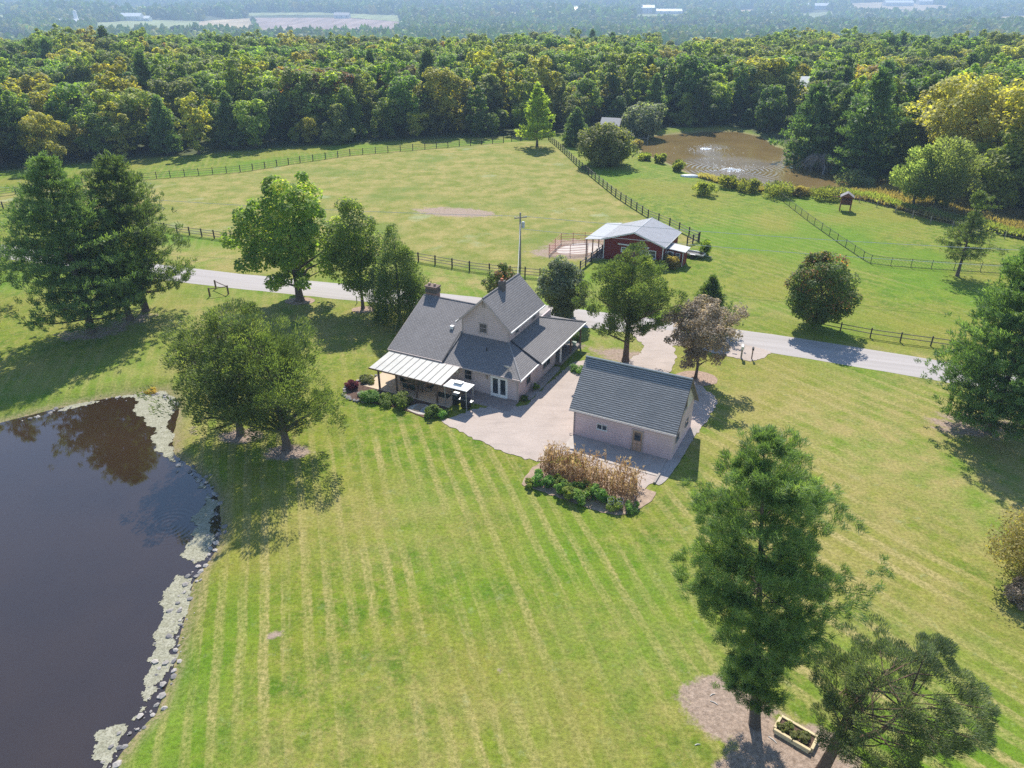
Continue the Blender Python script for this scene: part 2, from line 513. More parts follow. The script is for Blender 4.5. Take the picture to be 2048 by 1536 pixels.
def ground_material():
    k = NT('ground_grass')
    P = k.pos()
    sx, sy, sz = k.sep(P)
    def streak(deg, fine, longs, seed):
        a = math.radians(deg)
        s = k.math('ADD', k.math('MULTIPLY', sx, math.cos(a)), k.math('MULTIPLY', sy, math.sin(a)))
        l = k.math('ADD', k.math('MULTIPLY', sx, math.sin(a)), k.math('MULTIPLY', sy, -math.cos(a)))
        return s, l, k.comb(k.math('MULTIPLY', s, fine), k.math('MULTIPLY', l, longs), seed)
    s1, l1, v1 = streak(16.5, 0.9, 0.055, 3.0)
    s2, l2, v2 = streak(38.0, 0.8, 0.05, 9.0)
    n_broad = k.noise(0.06, 3, P)
    n_mid = k.noise(0.55, 4, P)
    n_fine = k.noise(4.2, 5, P, 0.75)
    n_tiny = k.noise(22.0, 2, P, 0.7)
    def stripes(s, v, period, wob):
        w = k.math('SINE', k.math('ADD', k.math('MULTIPLY', s, 2 * math.pi / period), k.math('MULTIPLY', k.noise(0.12, 2, P), wob)))
        w = k.math('ADD', w, k.math('MULTIPLY', k.math('SUBTRACT', k.noise(2.6, 5, P, 0.75), 0.5), 1.7))
        st = k.rng(w, -0.15, 0.45)
        m = k.math('MULTIPLY', k.rng(k.noise(1.0, 4, v, 0.7), 0.36, 0.58), k.rng(k.noise(0.075, 4, P), 0.38, 0.58, 0.22, 1.0))
        return k.math('MULTIPLY', st, m)
    st1 = stripes(s1, v1, 1.30, 3.0)
    st2 = stripes(s2, v2, 1.55, 3.0)
    # which mowing direction: the east lawn was mown on another heading
    zone = k.rng(k.math('ADD', k.math('SUBTRACT', sx, k.math('MULTIPLY', sy, 0.12)), k.math('MULTIPLY', n_mid, 4.0)), 9.0, 13.0)
    st2 = k.math('MULTIPLY', st2, 1.3)
    st = k.n('ShaderNodeMix', data_type='FLOAT')
    k.put(st.inputs[0], zone); k.put(st.inputs[2], st1); k.put(st.inputs[3], st2)
    st = st.outputs[0]
    nearf = k.rng(sy, 52, 75, 1.0, 0.35)
    st = k.math('MULTIPLY', st, nearf)
    g_lo, g_hi = (0.080, 0.150, 0.008), (0.165, 0.215, 0.018)
    lawn = k.mix(k.rng(n_mid, 0.38, 0.62), g_lo, g_hi)
    lawn = k.mix(k.rng(k.noise(1.5, 5, k.vmath('ADD', P, (9, 31, 0)), 0.75), 0.48, 0.68, 0.0, 0.75), lawn, (0.285, 0.240, 0.075))
    lawn = k.mix(k.rng(n_broad, 0.42, 0.62, 0.0, 0.7), lawn, (0.215, 0.205, 0.034))
    lush = k.rng(k.noise(0.045, 3, k.vmath('ADD', P, (70, 12, 0))), 0.46, 0.60, 0, 0.75)
    lawn = k.mix(lush, lawn, k.mix(n_mid, (0.075, 0.165, 0.006), (0.125, 0.235, 0.012)))
    drym = k.math('MULTIPLY', k.attr('dry'), k.rng(k.noise(0.35, 4, P, 0.65), 0.32, 0.62))
    lawn = k.mix(k.math('MULTIPLY', drym, 0.85), lawn, (0.33, 0.26, 0.10))
    st = k.math('MULTIPLY', st, k.rng(n_fine, 0.36, 0.60, 0.30, 1.1))
    lawn = k.mix(k.math('MULTIPLY', st, 0.85), lawn, (0.325, 0.270, 0.105))
    # clover and pale weed patches
    clover = k.rng(k.noise(0.9, 4, P, 0.7), 0.60, 0.72, 0, 0.45)
    lawn = k.mix(clover, lawn, (0.22, 0.26, 0.12))
    padc = k.mix(k.rng(k.noise(0.30, 6, P, 0.72), 0.38, 0.62), (0.155, 0.185, 0.026), (0.30, 0.255, 0.085))
    padc = k.mix(k.rng(k.noise(0.07, 3, P), 0.52, 0.68, 0, 0.7), padc, (0.125, 0.180, 0.028))
    padc = k.mix(k.rng(k.noise(0.10, 4, k.vmath('ADD', P, (40, 17, 0))), 0.62, 0.70, 0, 0.5), padc, (0.30, 0.34, 0.20))
    c = k.mix(k.attr('paddock'), lawn, padc)
    dm = k.rng(k.math('ADD', k.attr('dirt'), k.math('MULTIPLY', k.math('SUBTRACT', k.noise(0.9, 6, P, 0.75), 0.5), 1.9)), 0.36, 0.66)
    dm = k.math('MULTIPLY', dm, k.rng(k.attr('dirt'), 0.02, 0.2))
    dirtc = k.mix(k.rng(k.noise(4.0, 5, P, 0.7), 0.3, 0.7), (0.24, 0.175, 0.13), (0.37, 0.285, 0.225))
    c = k.mix(dm, c, dirtc)
    c = k.mix(k.math('MULTIPLY', k.attr('bank'), k.rng(n_fine, 0.3, 0.6)), c, (0.26, 0.20, 0.12))
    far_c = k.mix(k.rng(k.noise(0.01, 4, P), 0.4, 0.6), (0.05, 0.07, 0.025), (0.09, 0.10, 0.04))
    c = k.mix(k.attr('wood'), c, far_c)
    shade = k.rng(k.math('ADD', k.math('MULTIPLY', n_fine, 0.6), k.math('MULTIPLY', n_tiny, 0.4)), 0.32, 0.68, 0.40, 1.55)
    hs = k.n('ShaderNodeHueSaturation')
    k.put(hs.inputs['Color'], c); k.put(hs.inputs['Value'], shade)
    h = k.math('ADD', k.math('MULTIPLY', n_fine, 1.0), k.math('MULTIPLY', n_tiny, 0.5))
    k.principled(hs.outputs[0], 0.9, 0.12, k.bump(h, 0.07, 0.9))
    return k.m
me.materials.append(ground_material())
ground = link(bpy.data.objects.new('ground', me))
ground['kind'] = 'structure'

# ------------------------------------------------------------------ water
def water_material(name, base, rough, ripple, rings=None, glitter=None):
    k = NT(name)
    P = k.pos()
    h = k.math('ADD', k.math('MULTIPLY', k.noise(1.4, 3, P), ripple), k.math('MULTIPLY', k.noise(0.25, 2, P), ripple * 0.8))
    if rings:
        for (cx, cy, wl, amp, rad) in rings:
            d = k.vmath('DISTANCE', P, (cx, cy, WATER1 if cy < 100 else WATER2))
            w = k.math('MULTIPLY', k.math('SINE', k.math('MULTIPLY', d, 2 * math.pi / wl)), k.rng(d, 0.2, rad, amp, 0.0))
            h = k.math('ADD', h, w)
    var = k.rng(k.noise(0.12, 3, P), 0.3, 0.7)
    c = k.mix(var, tuple(q * 0.85 for q in base), tuple(q * 1.15 for q in base))
    k.principled(c, rough, 0.5, k.bump(h, 0.06, 0.6), IOR=1.75 if 'dark' in name else 1.5)
    return k.m
c1 = G0(338, 1050, WATER1)
f1 = G0(1465, 340, WATER2); f2 = G0(1412, 298, WATER2)
def sd_expand(poly, d):
    c = np.mean(np.array(poly), 0)
    return [tuple(np.array(p) + (np.array(p) - c) / (np.linalg.norm(np.array(p) - c) + 1e-6) * d) for p in poly]
w1 = poly_sheet('pond_water', sd_expand(POND1, 1.6), WATER1, water_material('pond_water_dark', (0.032, 0.019, 0.010), 0.03, 0.015, [(c1[0], c1[1], 0.42, 0.13, 3.0)]))
w1['kind'] = 'structure'
w2 = poly_sheet('pond_water', sd_expand(POND2, 1.2), WATER2, water_material('pond_water_muddy', (0.185, 0.132, 0.052), 0.13, 0.60, [(f1[0], f1[1], 1.1, 1.7, 19), (f2[0], f2[1], 0.9, 1.1, 12)]))
w2['kind'] = 'structure'

# ------------------------------------------------------------------ road, drive, slabs
def gravel_material(name, lo, hi, scale=9.0):
    k = NT(name)
    P = k.pos()
    c = k.mix(k.rng(k.noise(scale, 4, P, 0.8), 0.3, 0.7), lo, hi)
    c = k.mix(k.rng(k.noise(0.5, 4, P), 0.35, 0.7, 0, 0.5), c, tuple(0.75 * q for q in lo))
    c = k.mix(k.rng(k.noise(1.6, 4, k.comb(k.math('MULTIPLY', k.sep(P)[0], 0.25), k.sep(P)[1], 0)), 0.5, 0.72, 0, 0.45), c, tuple(0.62 * q for q in lo))
    vor = k.n('ShaderNodeTexVoronoi'); vor.inputs['Scale'].default_value = 14
    k.t.links.new(P, vor.inputs['Vector'])
    c = k.mix(k.rng(vor.outputs['Distance'], 0.0, 0.6, 0.0, 0.28), c, (0.56, 0.49, 0.44))
    k.principled(c, 0.9, 0.2, k.bump(vor.outputs['Distance'], 0.03))
    return k.m
def road_material():
    k = NT('worn_asphalt')
    P = k.pos()
    a = math.radians(-16.5)
    l = k.math('ADD', k.math('MULTIPLY', k.sep(P)[0], math.cos(a)), k.math('MULTIPLY', k.sep(P)[1], math.sin(a)))
    s = k.math('ADD', k.math('MULTIPLY', k.sep(P)[0], -math.sin(a)), k.math('MULTIPLY', k.sep(P)[1], math.cos(a)))
    streak = k.noise(1.0, 3, k.comb(k.math('MULTIPLY', l, 0.05), k.math('MULTIPLY', s, 1.3), 0))
    c = k.mix(k.rng(streak, 0.3, 0.7), (0.33, 0.30, 0.285), (0.42, 0.385, 0.37))
    c = k.mix(k.rng(k.noise(12, 4, P, 0.8), 0.3, 0.75, 0, 0.5), c, (0.27, 0.25, 0.24))
    k.principled(c, 0.85, 0.25, k.bump(k.noise(30, 3, P), 0.01))
    return k.m
M_GRAVEL = gravel_material('pale_gravel', (0.34, 0.275, 0.235), (0.45, 0.375, 0.33))
M_STONE = gravel_material('white_stone_gravel', (0.25, 0.225, 0.20), (0.44, 0.40, 0.37), 5.0)
M_MULCH = mat_plain('mulch', (0.13, 0.085, 0.065), 0.95, 0.1, 0.5, 6.0, bump=0.05)
M_SOIL = mat_plain('garden_soil', (0.34, 0.255, 0.19), 0.95, 0.1, 0.35, 2.0, bump=0.04)
M_CONC = mat_plain('concrete_slab', (0.40, 0.35, 0.31), 0.85, 0.25, 0.14, 1.2, bump=0.006)
M_PATIO = mat_plain('tan_patio_concrete', (0.50, 0.40, 0.29), 0.85, 0.25, 0.12, 1.0, bump=0.006)
ROADC = [(-175, 134), (-120, 118.5), (-76.5, 106.2), (-44.5, 95.6), (-24.5, 90.0), (-9, 86.0), (8, 80.6), (26.5, 74.2), (44.5, 66.4), (62, 58.0), (95, 41), (150, 12)]
def catmull(P, n=10):
    out = []
    for i in range(len(P) - 1):
        p0, p1, p2, p3 = [np.array(P[max(0, min(len(P) - 1, i + j))], float) for j in (-1, 0, 1, 2)]
        for k in range(n):
            t = k / n
            out.append(0.5 * (2 * p1 + (p2 - p0) * t + (2 * p0 - 5 * p1 + 4 * p2 - p3) * t * t + (3 * p1 - p0 - 3 * p2 + p3) * t ** 3))
    out.append(np.array(P[-1], float))
    return out
rc = catmull(ROADC)
rgr = random.Random(5)
rv, rf = [], []
for i, p in enumerate(rc):
    d = rc[min(i + 1, len(rc) - 1)] - rc[max(i - 1, 0)]
    nrm = np.array((-d[1], d[0])) / np.hypot(*d)
    for s in (-1, -0.33, 0.33, 1):
        q_ = p + nrm * (2.55 * s + (rgr.uniform(-0.07, 0.07) if abs(s) == 1 else 0))
        rv.append((q_[0], q_[1], 0.03 if abs(s) < 1 else 0.008))
for i in range(len(rc) - 1):
    for j in range(3):
        rf.append((i * 4 + j, (i + 1) * 4 + j, (i + 1) * 4 + j + 1, i * 4 + j + 1))
road = mesh_obj('road', rv, [f[::-1] for f in rf], road_material(), None, True)
if road.data.polygons[0].normal.z < 0:
    road.data.flip_normals()
road['kind'] = 'structure'
def pxs(pts, z=0.0):
    return [G0(*p, z) for p in pts]
drive = poly_sheet('driveway', pxs([(880, 842), (930, 869), (985, 895), (1040, 917), (1080, 924), (1150, 905), (1215, 990), (1288, 980), (1328, 944), (1380, 884), (1406, 850), (1438, 806), (1425, 790), (1395, 765),
     (1335, 752), (1352, 722), (1350, 700), (1345, 688), (1400, 700), (1470, 716), (1500, 724), (1530, 716), (1545, 703), (1480, 688), (1330, 660), (1255, 648), (1262, 668), (1288, 690), (1282, 706), (1262, 716), (1225, 738), (1190, 735), (1175, 722), (1150, 722), (1100, 765), (1050, 812), (960, 815)]),
     0.036, M_GRAVEL, 0.17, 0.34, 3)
drive['kind'] = 'structure'

# ------------------------------------------------------------------ building materials
def siding_material(name, color, pitch=0.16, axis='z', dirt=0.25, vertical=False, ln=0.42):
    k = NT(name)
    p = k.objco()
    x, y, z = k.sep(p)
    if vertical:
        u = k.math('ADD', x, y)
        fr = k.math('FRACT', k.math('DIVIDE', u, pitch))
    else:
        fr = k.math('FRACT', k.math('DIVIDE', z, pitch))
    line = k.rng(fr, 0.0, 0.16, 1.0, 0.0)
    n = k.noise(0.7, 4, p)
    c = k.mix(k.rng(n, 0.3, 0.7), tuple(q * 0.90 for q in color), tuple(min(1, q * 1.08) for q in color))
    c = k.mix(k.rng(k.noise(7, 3, p), 0.3, 0.7, 0, 0.08), c, tuple(q * 0.8 for q in color))
    c = k.mix(k.math('MULTIPLY', line, ln), c, tuple(q * 0.35 for q in color))
    k.principled(c, 0.7, 0.25, k.bump(fr, 0.02))
    return k.m
def shingle_material(name, c1, c2, mortar, swap=False, w=0.34, h=0.17, tilt=1.1, contrast=1.0):
    k = NT(name)
    p = k.objco()
    x, y, z = k.sep(p)
    u, v = (y, x) if swap else (x, y)
    vec = k.comb(u, k.math('MULTIPLY', v, tilt), 0)
    br = k.n('ShaderNodeTexBrick')
    k.put(br.inputs['Vector'], vec)
    k.put(br.inputs['Color1'], c1); k.put(br.inputs['Color2'], c2); k.put(br.inputs['Mortar'], mortar)
    br.inputs['Scale'].default_value = 1.0
    br.inputs['Mortar Size'].default_value = 0.022
    br.inputs['Mortar Smooth'].default_value = 0.3
    br.inputs['Brick Width'].default_value = w
    br.inputs['Row Height'].default_value = h
    br.offset = 0.5
    n = k.noise(0.45, 4, p)
    c = k.mix(k.rng(n, 0.35, 0.65, 0, 0.35), br.outputs['Color'], tuple(q * 1.25 for q in c1))
    c = k.mix(k.rng(k.noise(25, 2, p), 0.3, 0.7, 0, 0.3), c, mortar)
    # streaks running down the slope
    sn = k.noise(1.0, 3, k.comb(k.math('MULTIPLY', u, 2.2), k.math('MULTIPLY', v, 0.2), 0))
    c = k.mix(k.rng(sn, 0.5, 0.75, 0, 0.25), c, tuple(q * 0.7 for q in c1))
    k.principled(c, 0.8, 0.35, k.bump(br.outputs['Fac'], -0.02))
    return k.m
M_SIDING = siding_material('mauve_lap_siding', (0.56, 0.455, 0.445), 0.20, ln=0.62)
M_SIDING_G = siding_material('pink_garage_siding', (0.62, 0.475, 0.485), 0.25, ln=0.18)
M_SH_F = shingle_material('grey_shingles', (0.195, 0.183, 0.183), (0.255, 0.240, 0.236), (0.110, 0.104, 0.107))
M_SH_S = shingle_material('grey_shingles_side', (0.195, 0.183, 0.183), (0.255, 0.240, 0.236), (0.110, 0.104, 0.107), True)
def lap_shingle_material():
    k = NT('slate_blue_shingles')
    p = k.objco(); x, y, z = k.sep(p)
    v = k.math('DIVIDE', k.math('MULTIPLY', k.math('ABSOLUTE', k.math('SUBTRACT', y, 3.0)), 1.46), 0.185)
    row, fr = k.math('FLOOR', v), k.math('FRACT', v)
    wn_ = k.n('ShaderNodeTexWhiteNoise'); wn_.noise_dimensions = '2D'
    tab = k.math('FLOOR', k.math('ADD', k.math('MULTIPLY', x, 3.4), k.math('MULTIPLY', row, 0.47)))
    k.put(wn_.inputs['Vector'], k.comb(tab, row, 0))
    r = wn_.outputs[0]
    tab_col = k.mix(r, (0.25, 0.25, 0.252), (0.34, 0.34, 0.342))  # pale shingle tabs, tone varied at random per tab
    band = k.math('MULTIPLY', k.rng(fr, 0.46, 0.58), k.rng(r, 0.0, 0.6, 0.7, 1.0))
    c = k.mix(band, tab_col, (0.060, 0.063, 0.068))
    c = k.mix(k.rng(k.noise(0.5, 4, p), 0.42, 0.66, 0, 0.35), c, (0.10, 0.11, 0.12))
    k.principled(c, 0.8, 0.3, k.bump(fr, 0.025))
    return k.m
M_SH_G = lap_shingle_material()
M_WHITE = mat_plain('white_trim', (0.74, 0.72, 0.69), 0.5, 0.4, 0.08, 2.0)
M_TRIM = mat_plain('mauve_trim', (0.40, 0.335, 0.315), 0.6, 0.3, 0.1)
M_WOOD = mat_plain('brown_stained_post', (0.15, 0.10, 0.075), 0.75, 0.2, 0.25, 4)
M_GREYWOOD = mat_plain('weathered_grey_wood', (0.30, 0.265, 0.235), 0.85, 0.15, 0.25, 5)
M_PALEWOOD = mat_plain('pale_treated_timber', (0.55, 0.45, 0.27), 0.8, 0.2, 0.2, 4)
M_DARKFENCE = mat_plain('dark_stained_fence_board', (0.055, 0.047, 0.042), 0.75, 0.25, 0.4, 4)
M_BLACK = mat_plain('black_metal', (0.018, 0.018, 0.02), 0.45, 0.5, 0.3, 4)
M_STEEL = mat_plain('grey_steel', (0.42, 0.42, 0.43), 0.4, 0.5, 0.1, 4, 0.6)
M_RED = siding_material('barn_red_boards', (0.20, 0.032, 0.026), 0.22, vertical=True)
M_PENRED = mat_plain('faded_red_paint', (0.36, 0.085, 0.06), 0.6, 0.3, 0.3, 4)
M_BRICK = None
def brick_material():
    k = NT('chimney_brick')
    p = k.objco(); x, y, z = k.sep(p)
    br = k.n('ShaderNodeTexBrick')
    k.put(br.inputs['Vector'], k.comb(k.math('ADD', x, y), z, 0))
    k.put(br.inputs['Color1'], (0.28, 0.14, 0.10)); k.put(br.inputs['Color2'], (0.36, 0.20, 0.15)); k.put(br.inputs['Mortar'], (0.42, 0.38, 0.34))
    br.inputs['Scale'].default_value = 1.0; br.inputs['Brick Width'].default_value = 0.21; br.inputs['Row Height'].default_value = 0.075; br.inputs['Mortar Size'].default_value = 0.008
    k.principled(br.outputs['Color'], 0.85, 0.2, k.bump(br.outputs['Fac'], -0.01))
    return k.m
M_BRICK = brick_material()
M_OLDBRICK = mat_plain('sooty_old_brick', (0.13, 0.115, 0.105), 0.9, 0.15, 0.35, 5, bump=0.02)
def glass_material():
    k = NT('window_glass')
    p = k.objco()
    c = k.mix(k.rng(k.noise(1.5, 2, p), 0.4, 0.6), (0.015, 0.02, 0.028), (0.06, 0.07, 0.085))
    k.principled(c, 0.08, 0.6)
    return k.m
M_GLASS = glass_material()
def metal_roof_material(name, color, ribs=None):
    k = NT(name)
    p = k.objco(); x, y, z = k.sep(p)
    c = k.mix(k.rng(k.noise(1.2, 4, p), 0.3, 0.7), tuple(q * 0.9 for q in color), tuple(min(1, q * 1.06) for q in color))
    c = k.mix(k.rng(k.noise(0.5, 3, k.comb(k.math('MULTIPLY', x, 3), k.math('MULTIPLY', y, 0.4), 0)), 0.5, 0.75, 0, 0.25), c, tuple(q * 0.72 for q in color))
    nm = None
    if ribs:
        fr = k.math('FRACT', k.math('DIVIDE', y if ribs == 'y' else x, 0.3))
        rib = k.rng(k.math('ABSOLUTE', k.math('SUBTRACT', fr, 0.5)), 0.42, 0.5)
        c = k.mix(k.math('MULTIPLY', rib, 0.25), c, tuple(q * 0.5 for q in color))
        nm = k.bump(rib, 0.03)
    k.principled(c, 0.42, 0.5, nm)
    return k.m
def porch_panel_material():
    k = NT('translucent_white_panel')
    p = k.objco()
    c = k.mix(k.rng(k.noise(1.2, 4, p), 0.3, 0.7), (0.56, 0.57, 0.55), (0.66, 0.67, 0.65))
    b = k.principled(c, 0.5, 0.4)
    t = k.n('ShaderNodeBsdfTranslucent'); k.put(t.inputs[0], (0.78, 0.66, 0.46))
    ms = k.n('ShaderNodeMixShader'); ms.inputs[0].default_value = 0.38
    k.t.links.new(b.outputs[0], ms.inputs[1]); k.t.links.new(t.outputs[0], ms.inputs[2]); k.t.links.new(ms.outputs[0], k.out.inputs[0])
    return k.m
M_PORCHROOF = porch_panel_material()
M_BARNROOF = metal_roof_material('grey_ribbed_metal_roof', (0.30, 0.29, 0.295), 'y')

def window(parent, plane, k0, u0, u1, z0, z1, frame_mat, name='window', mid='h', fw=0.07, out=-1):
    """window on a wall plane. plane 'b': wall at b=k0 facing -b (out=-1); plane 'a': wall at a=k0 facing +a (out=+1)"""
    def bx_(mb, ua, ub, za, zb, d0, d1):
        lo, hi = sorted((k0 + out * d0, k0 + out * d1))
        if plane == 'b':
            mb.box(ua, ub, lo, hi, za, zb)
        else:
            mb.box(lo, hi, ua, ub, za, zb)
    m = MB()
    bx_(m, u0, u1, z0 - fw, z0, -0.01, 0.06); bx_(m, u0, u1, z1, z1 + fw, -0.01, 0.05)
    bx_(m, u0 - fw, u0, z0 - fw, z1 + fw, -0.01, 0.05); bx_(m, u1, u1 + fw, z0 - fw, z1 + fw, -0.01, 0.05)
    if mid == 'h':
        zc = (z0 + z1) / 2
        bx_(m, u0, u1, zc - 0.025, zc + 0.025, -0.008, 0.035)
    elif mid == 'v':
        uc = (u0 + u1) / 2
        bx_(m, uc - 0.03, uc + 0.03, z0, z1, -0.008, 0.035)
    w = m.build(name, frame_mat, parent)
    g = MB(); bx_(g, u0, u1, z0, z1, -0.006, 0.015)
    g.build('pane', M_GLASS, w)
    s = MB(); bx_(s, u0 - fw - 0.03, u1 + fw + 0.03, z0 - fw - 0.04, z0 - fw, -0.01, 0.10)
    s.build('sill', frame_mat, w)
    return w

# ------------------------------------------------------------------ farmhouse (local a,b axes; origin at front right wall corner)
HY = math.radians(-26.5)
house = empty('farmhouse', (0.57, 60.40, 0), HY)
tag(house, 'mauve sided farmhouse with grey shingle roofs and a two storey centre', 'house')
H2 = lambda a, b: (0.57 + a * math.cos(HY) - b * math.sin(HY), 60.40 + a * math.sin(HY) + b * math.cos(HY))
# walls
MB().box(-13.5, 0.0, 0.0, 0.16, 0, 2.72).build('wall', M_SIDING, house)
MB().box(-0.16, 0.0, 0.163, 8.8, 0, 2.68).build('wall', M_SIDING, house)
m = MB()
prof = [(0, 0), (13, 0), (13, 2.75), (6.5, 5.9), (0.0, 2.75)]
m.add([(-13.5, b, z) for b, z in prof] + [(-13.34, b, z) for b, z in prof], [(0, 1, 2, 3, 4)[::-1], (5, 6, 7, 8, 9)] + [(i, (i + 1) % 5, (i + 1) % 5 + 5, i + 5) for i in range(5)])
m.build('wall', M_SIDING, house)
MB().box(-13.337, -7.65, 12.84, 13.0, 0, 2.72).build('wall', M_SIDING, house)
MB().box(-2.6, -2.45, 8.8, 13.0, 0.3, 4.2).build('wall', M_SIDING, house)
MB().box(-2.447, -0.163, 8.65, 8.797, 0.3, 2.9).build('wall', M_SIDING, house)
MB().box(-7.65, -2.6, 12.84, 13.0, 0, 2.9).build('wall', M_SIDING, house)
# upper storey core
c0, c1_, d0, d1 = -7.65, -2.5, 3.1, 10.1
gx = (c0 + c1_) / 2
for b0, b1 in ((d0, d0 + 0.14), (d1 - 0.14, d1)):
    pr = [(c0, 2.9), (c1_, 2.9), (c1_, 6.05), (gx, 8.38), (c0, 6.05)]
    m = MB().add([(a, b0, z) for a, z in pr] + [(a, b1, z) for a, z in pr], [(0, 1, 2, 3, 4), (9, 8, 7, 6, 5)] + [(i, i + 5, (i + 1) % 5 + 5, (i + 1) % 5) for i in range(5)])
    m.build('wall', M_SIDING, house)
MB().box(c1_ - 0.14, c1_ - 0.002, d0 + 0.143, d1 - 0.143, 2.9, 6.05).build('wall', M_SIDING, house)
MB().box(c0 + 0.002, c0 + 0.14, d0 + 0.143, d1 - 0.143, 2.9, 6.05).build('wall', M_SIDING, house)
# roofs
sl = 0.475
def roof(poly, mat, th=0.14, name='roof_slope'):
    return MB().slab(poly, th).build(name, mat, house)
zl = 2.74
roof([(-14.2, -0.5, zl), (-7.85, -0.5, zl), (-7.6, 3.1, zl + 3.6 * sl), (-7.6, 6.5, zl + 7 * sl), (-14.2, 6.5, zl + 7 * sl)], M_SH_F)
roof([(-14.2, 6.503, zl + 7 * sl), (-7.6, 6.503, zl + 7 * sl), (-7.6, 13.5, zl), (-14.2, 13.5, zl)], M_SH_F)
zc = 2.6
roof([(-7.85, -0.5, zc), (0.5, -0.5, zc), (-2.5, 3.1, zc + 3.6 * sl), (-7.85, 3.1, zc + 3.6 * sl)], M_SH_F)
roof([(0.503, -0.497, zc), (0.503, 3.5, zc), (-2.497, 3.5, zc + 3.6 * sl), (-2.497, 3.1, zc + 3.6 * sl)], M_SH_S)
zr = 2.66
roof([(0.75, 3.503, zr - 0.06), (0.85, 14.9, zr - 0.08), (-2.497, 10.1, 4.37), (-2.497, 3.503, 4.37)], M_SH_S)
roof([(0.847, 14.903, zr - 0.08), (-7.6, 14.9, zr - 0.08), (-7.6, 10.103, 4.37), (-2.5, 10.103, 4.37)], M_SH_F)
# ridge caps and step flashings
MB().tube([(-14.2, 6.5, zl + 7 * sl), (-7.7, 6.5, zl + 7 * sl)], 0.07, 6).build('ridge_cap', M_SH_F, house)
MB().tube([(0.5, -0.5, zc + 0.01), (-2.5, 3.1, zc + 3.6 * sl + 0.01)], 0.075, 6).build('hip_cap', mat_plain('pale_ridge_shingle', (0.25, 0.24, 0.24), 0.8, 0.3, 0.2, 6), house)
MB().tube([(0.85, 14.9, zr - 0.06), (-2.5, 10.1, 4.38)], 0.075, 6).build('hip_cap', M_SH_F, house)
MB().slab([(-7.9, -0.55, zl + 0.02), (-7.78, -0.55, zl + 0.02), (-7.78, 3.1, zl + 3.6 * sl + 0.02), (-7.9, 3.1, zl + 3.6 * sl + 0.02)], 0.18).build('step_flashing', M_BLACK, house)
MB().slab([(0.78, 3.42, zr - 0.02), (0.78, 3.52, zr - 0.02), (-2.5, 3.52, 4.40), (-2.5, 3.42, 4.40)], 0.16).build('step_flashing', M_BLACK, house)
# core roof
oh = 0.42
zk = 6.05 - oh * 0.905
for sgn in (-1, 1):
    ea = gx + sgn * (2.575 + oh)
    pts = [(ea, d0 - 0.45, zk), (ea, d1 + 0.4, zk), (gx + sgn * 0.002, d1 + 0.4, 8.55), (gx + sgn * 0.002, d0 - 0.45, 8.55)]
    roof(pts if sgn > 0 else pts[::-1], M_SH_S, 0.15)
    # white eave fascia and rake board
    if sgn > 0:
        MB().box(ea - 0.01, ea + 0.10, d0 - 0.45, d1 + 0.4, zk - 0.17, zk - 0.03).build('gutter', M_WHITE, house)
    else:
        MB().box(ea - 0.10, ea + 0.01, d0 - 0.45, d1 + 0.4, zk - 0.17, zk - 0.03).build('gutter', M_WHITE, house)
    rk = [(ea, d0 - 0.48, zk - 0.02), (ea, d0 - 0.44, zk - 0.02), (gx, d0 - 0.44, 8.53), (gx, d0 - 0.48, 8.53)]
    MB().slab(rk if sgn > 0 else rk[::-1], 0.20).build('rake_board', M_TRIM, house)
MB().tube([(gx, d0 - 0.45, 8.55), (gx, d1 + 0.4, 8.55)], 0.08, 6).build('ridge_cap', M_SH_S, house)
# eave fascias / gutters of the lower roofs
MB().box(-14.2, -7.85, -0.60, -0.50, zl - 0.16, zl - 0.02).build('gutter', M_TRIM, house)
MB().box(-7.84, 0.5, -0.60, -0.503, zc - 0.15, zc - 0.02).build('gutter', M_TRIM, house)
MB().box(0.51, 0.61, -0.60, 3.5, zc - 0.15, zc - 0.02).build('gutter', M_WHITE, house)
MB().slab([(0.76, 3.5, zr - 0.08), (0.87, 3.5, zr - 0.08), (0.97, 14.9, zr - 0.1), (0.86, 14.9, zr - 0.1)], 0.13).build('gutter', M_WHITE, house)
MB().slab([(-14.25, -0.5, zl - 0.03), (-14.203, -0.5, zl - 0.03), (-14.203, 6.5, zl + 7 * sl - 0.03), (-14.25, 6.5, zl + 7 * sl - 0.03)], 0.2).build('rake_board', M_TRIM, house)
# corner trims
for (a0, a1, b0, b1) in ((0.003, 0.05, -0.05, 0.07), (-0.10, 0.002, -0.05, -0.003)):
    MB().box(a0, a1, b0, b1, 0, 2.5).build('corner_trim', M_TRIM, house)
for a0, a1 in ((c0 - 0.01, c0 + 0.1), (c1_ - 0.1, c1_ + 0.01)):
    MB().box(a0, a1, d0 - 0.03, d0 - 0.003, 4.2, 5.95).build('corner_trim', M_TRIM, house)
# windows
window(house, 'b', 0.0, -5.70, -4.96, 1.15, 2.15, M_TRIM)
window(house, 'a', 0.0, 1.75, 2.65, 0.95, 2.1, M_TRIM, out=1)
window(house, 'a', 0.0, 5.6, 7.3, 0.9, 2.1, M_TRIM, out=1, mid='v')
window(house, 'b', d0, -5.66, -4.92, 4.85, 5.72, M_TRIM)
window(house, 'a', c1_, 4.4, 5.15, 4.75, 5.7, M_TRIM, out=1)
window(house, 'a', c1_, 8.3, 9.05, 4.75, 5.7, M_TRIM, out=1)
m = MB().box(-5.38, -5.06, d0 - 0.04, d0 - 0.003, 7.45, 7.95)
for i in range(5):
    m.box(-5.36, -5.08, d0 - 0.06, d0 - 0.04, 7.5 + i * 0.09, 7.54 + i * 0.09)
m.build('attic_vent', M_TRIM, house)
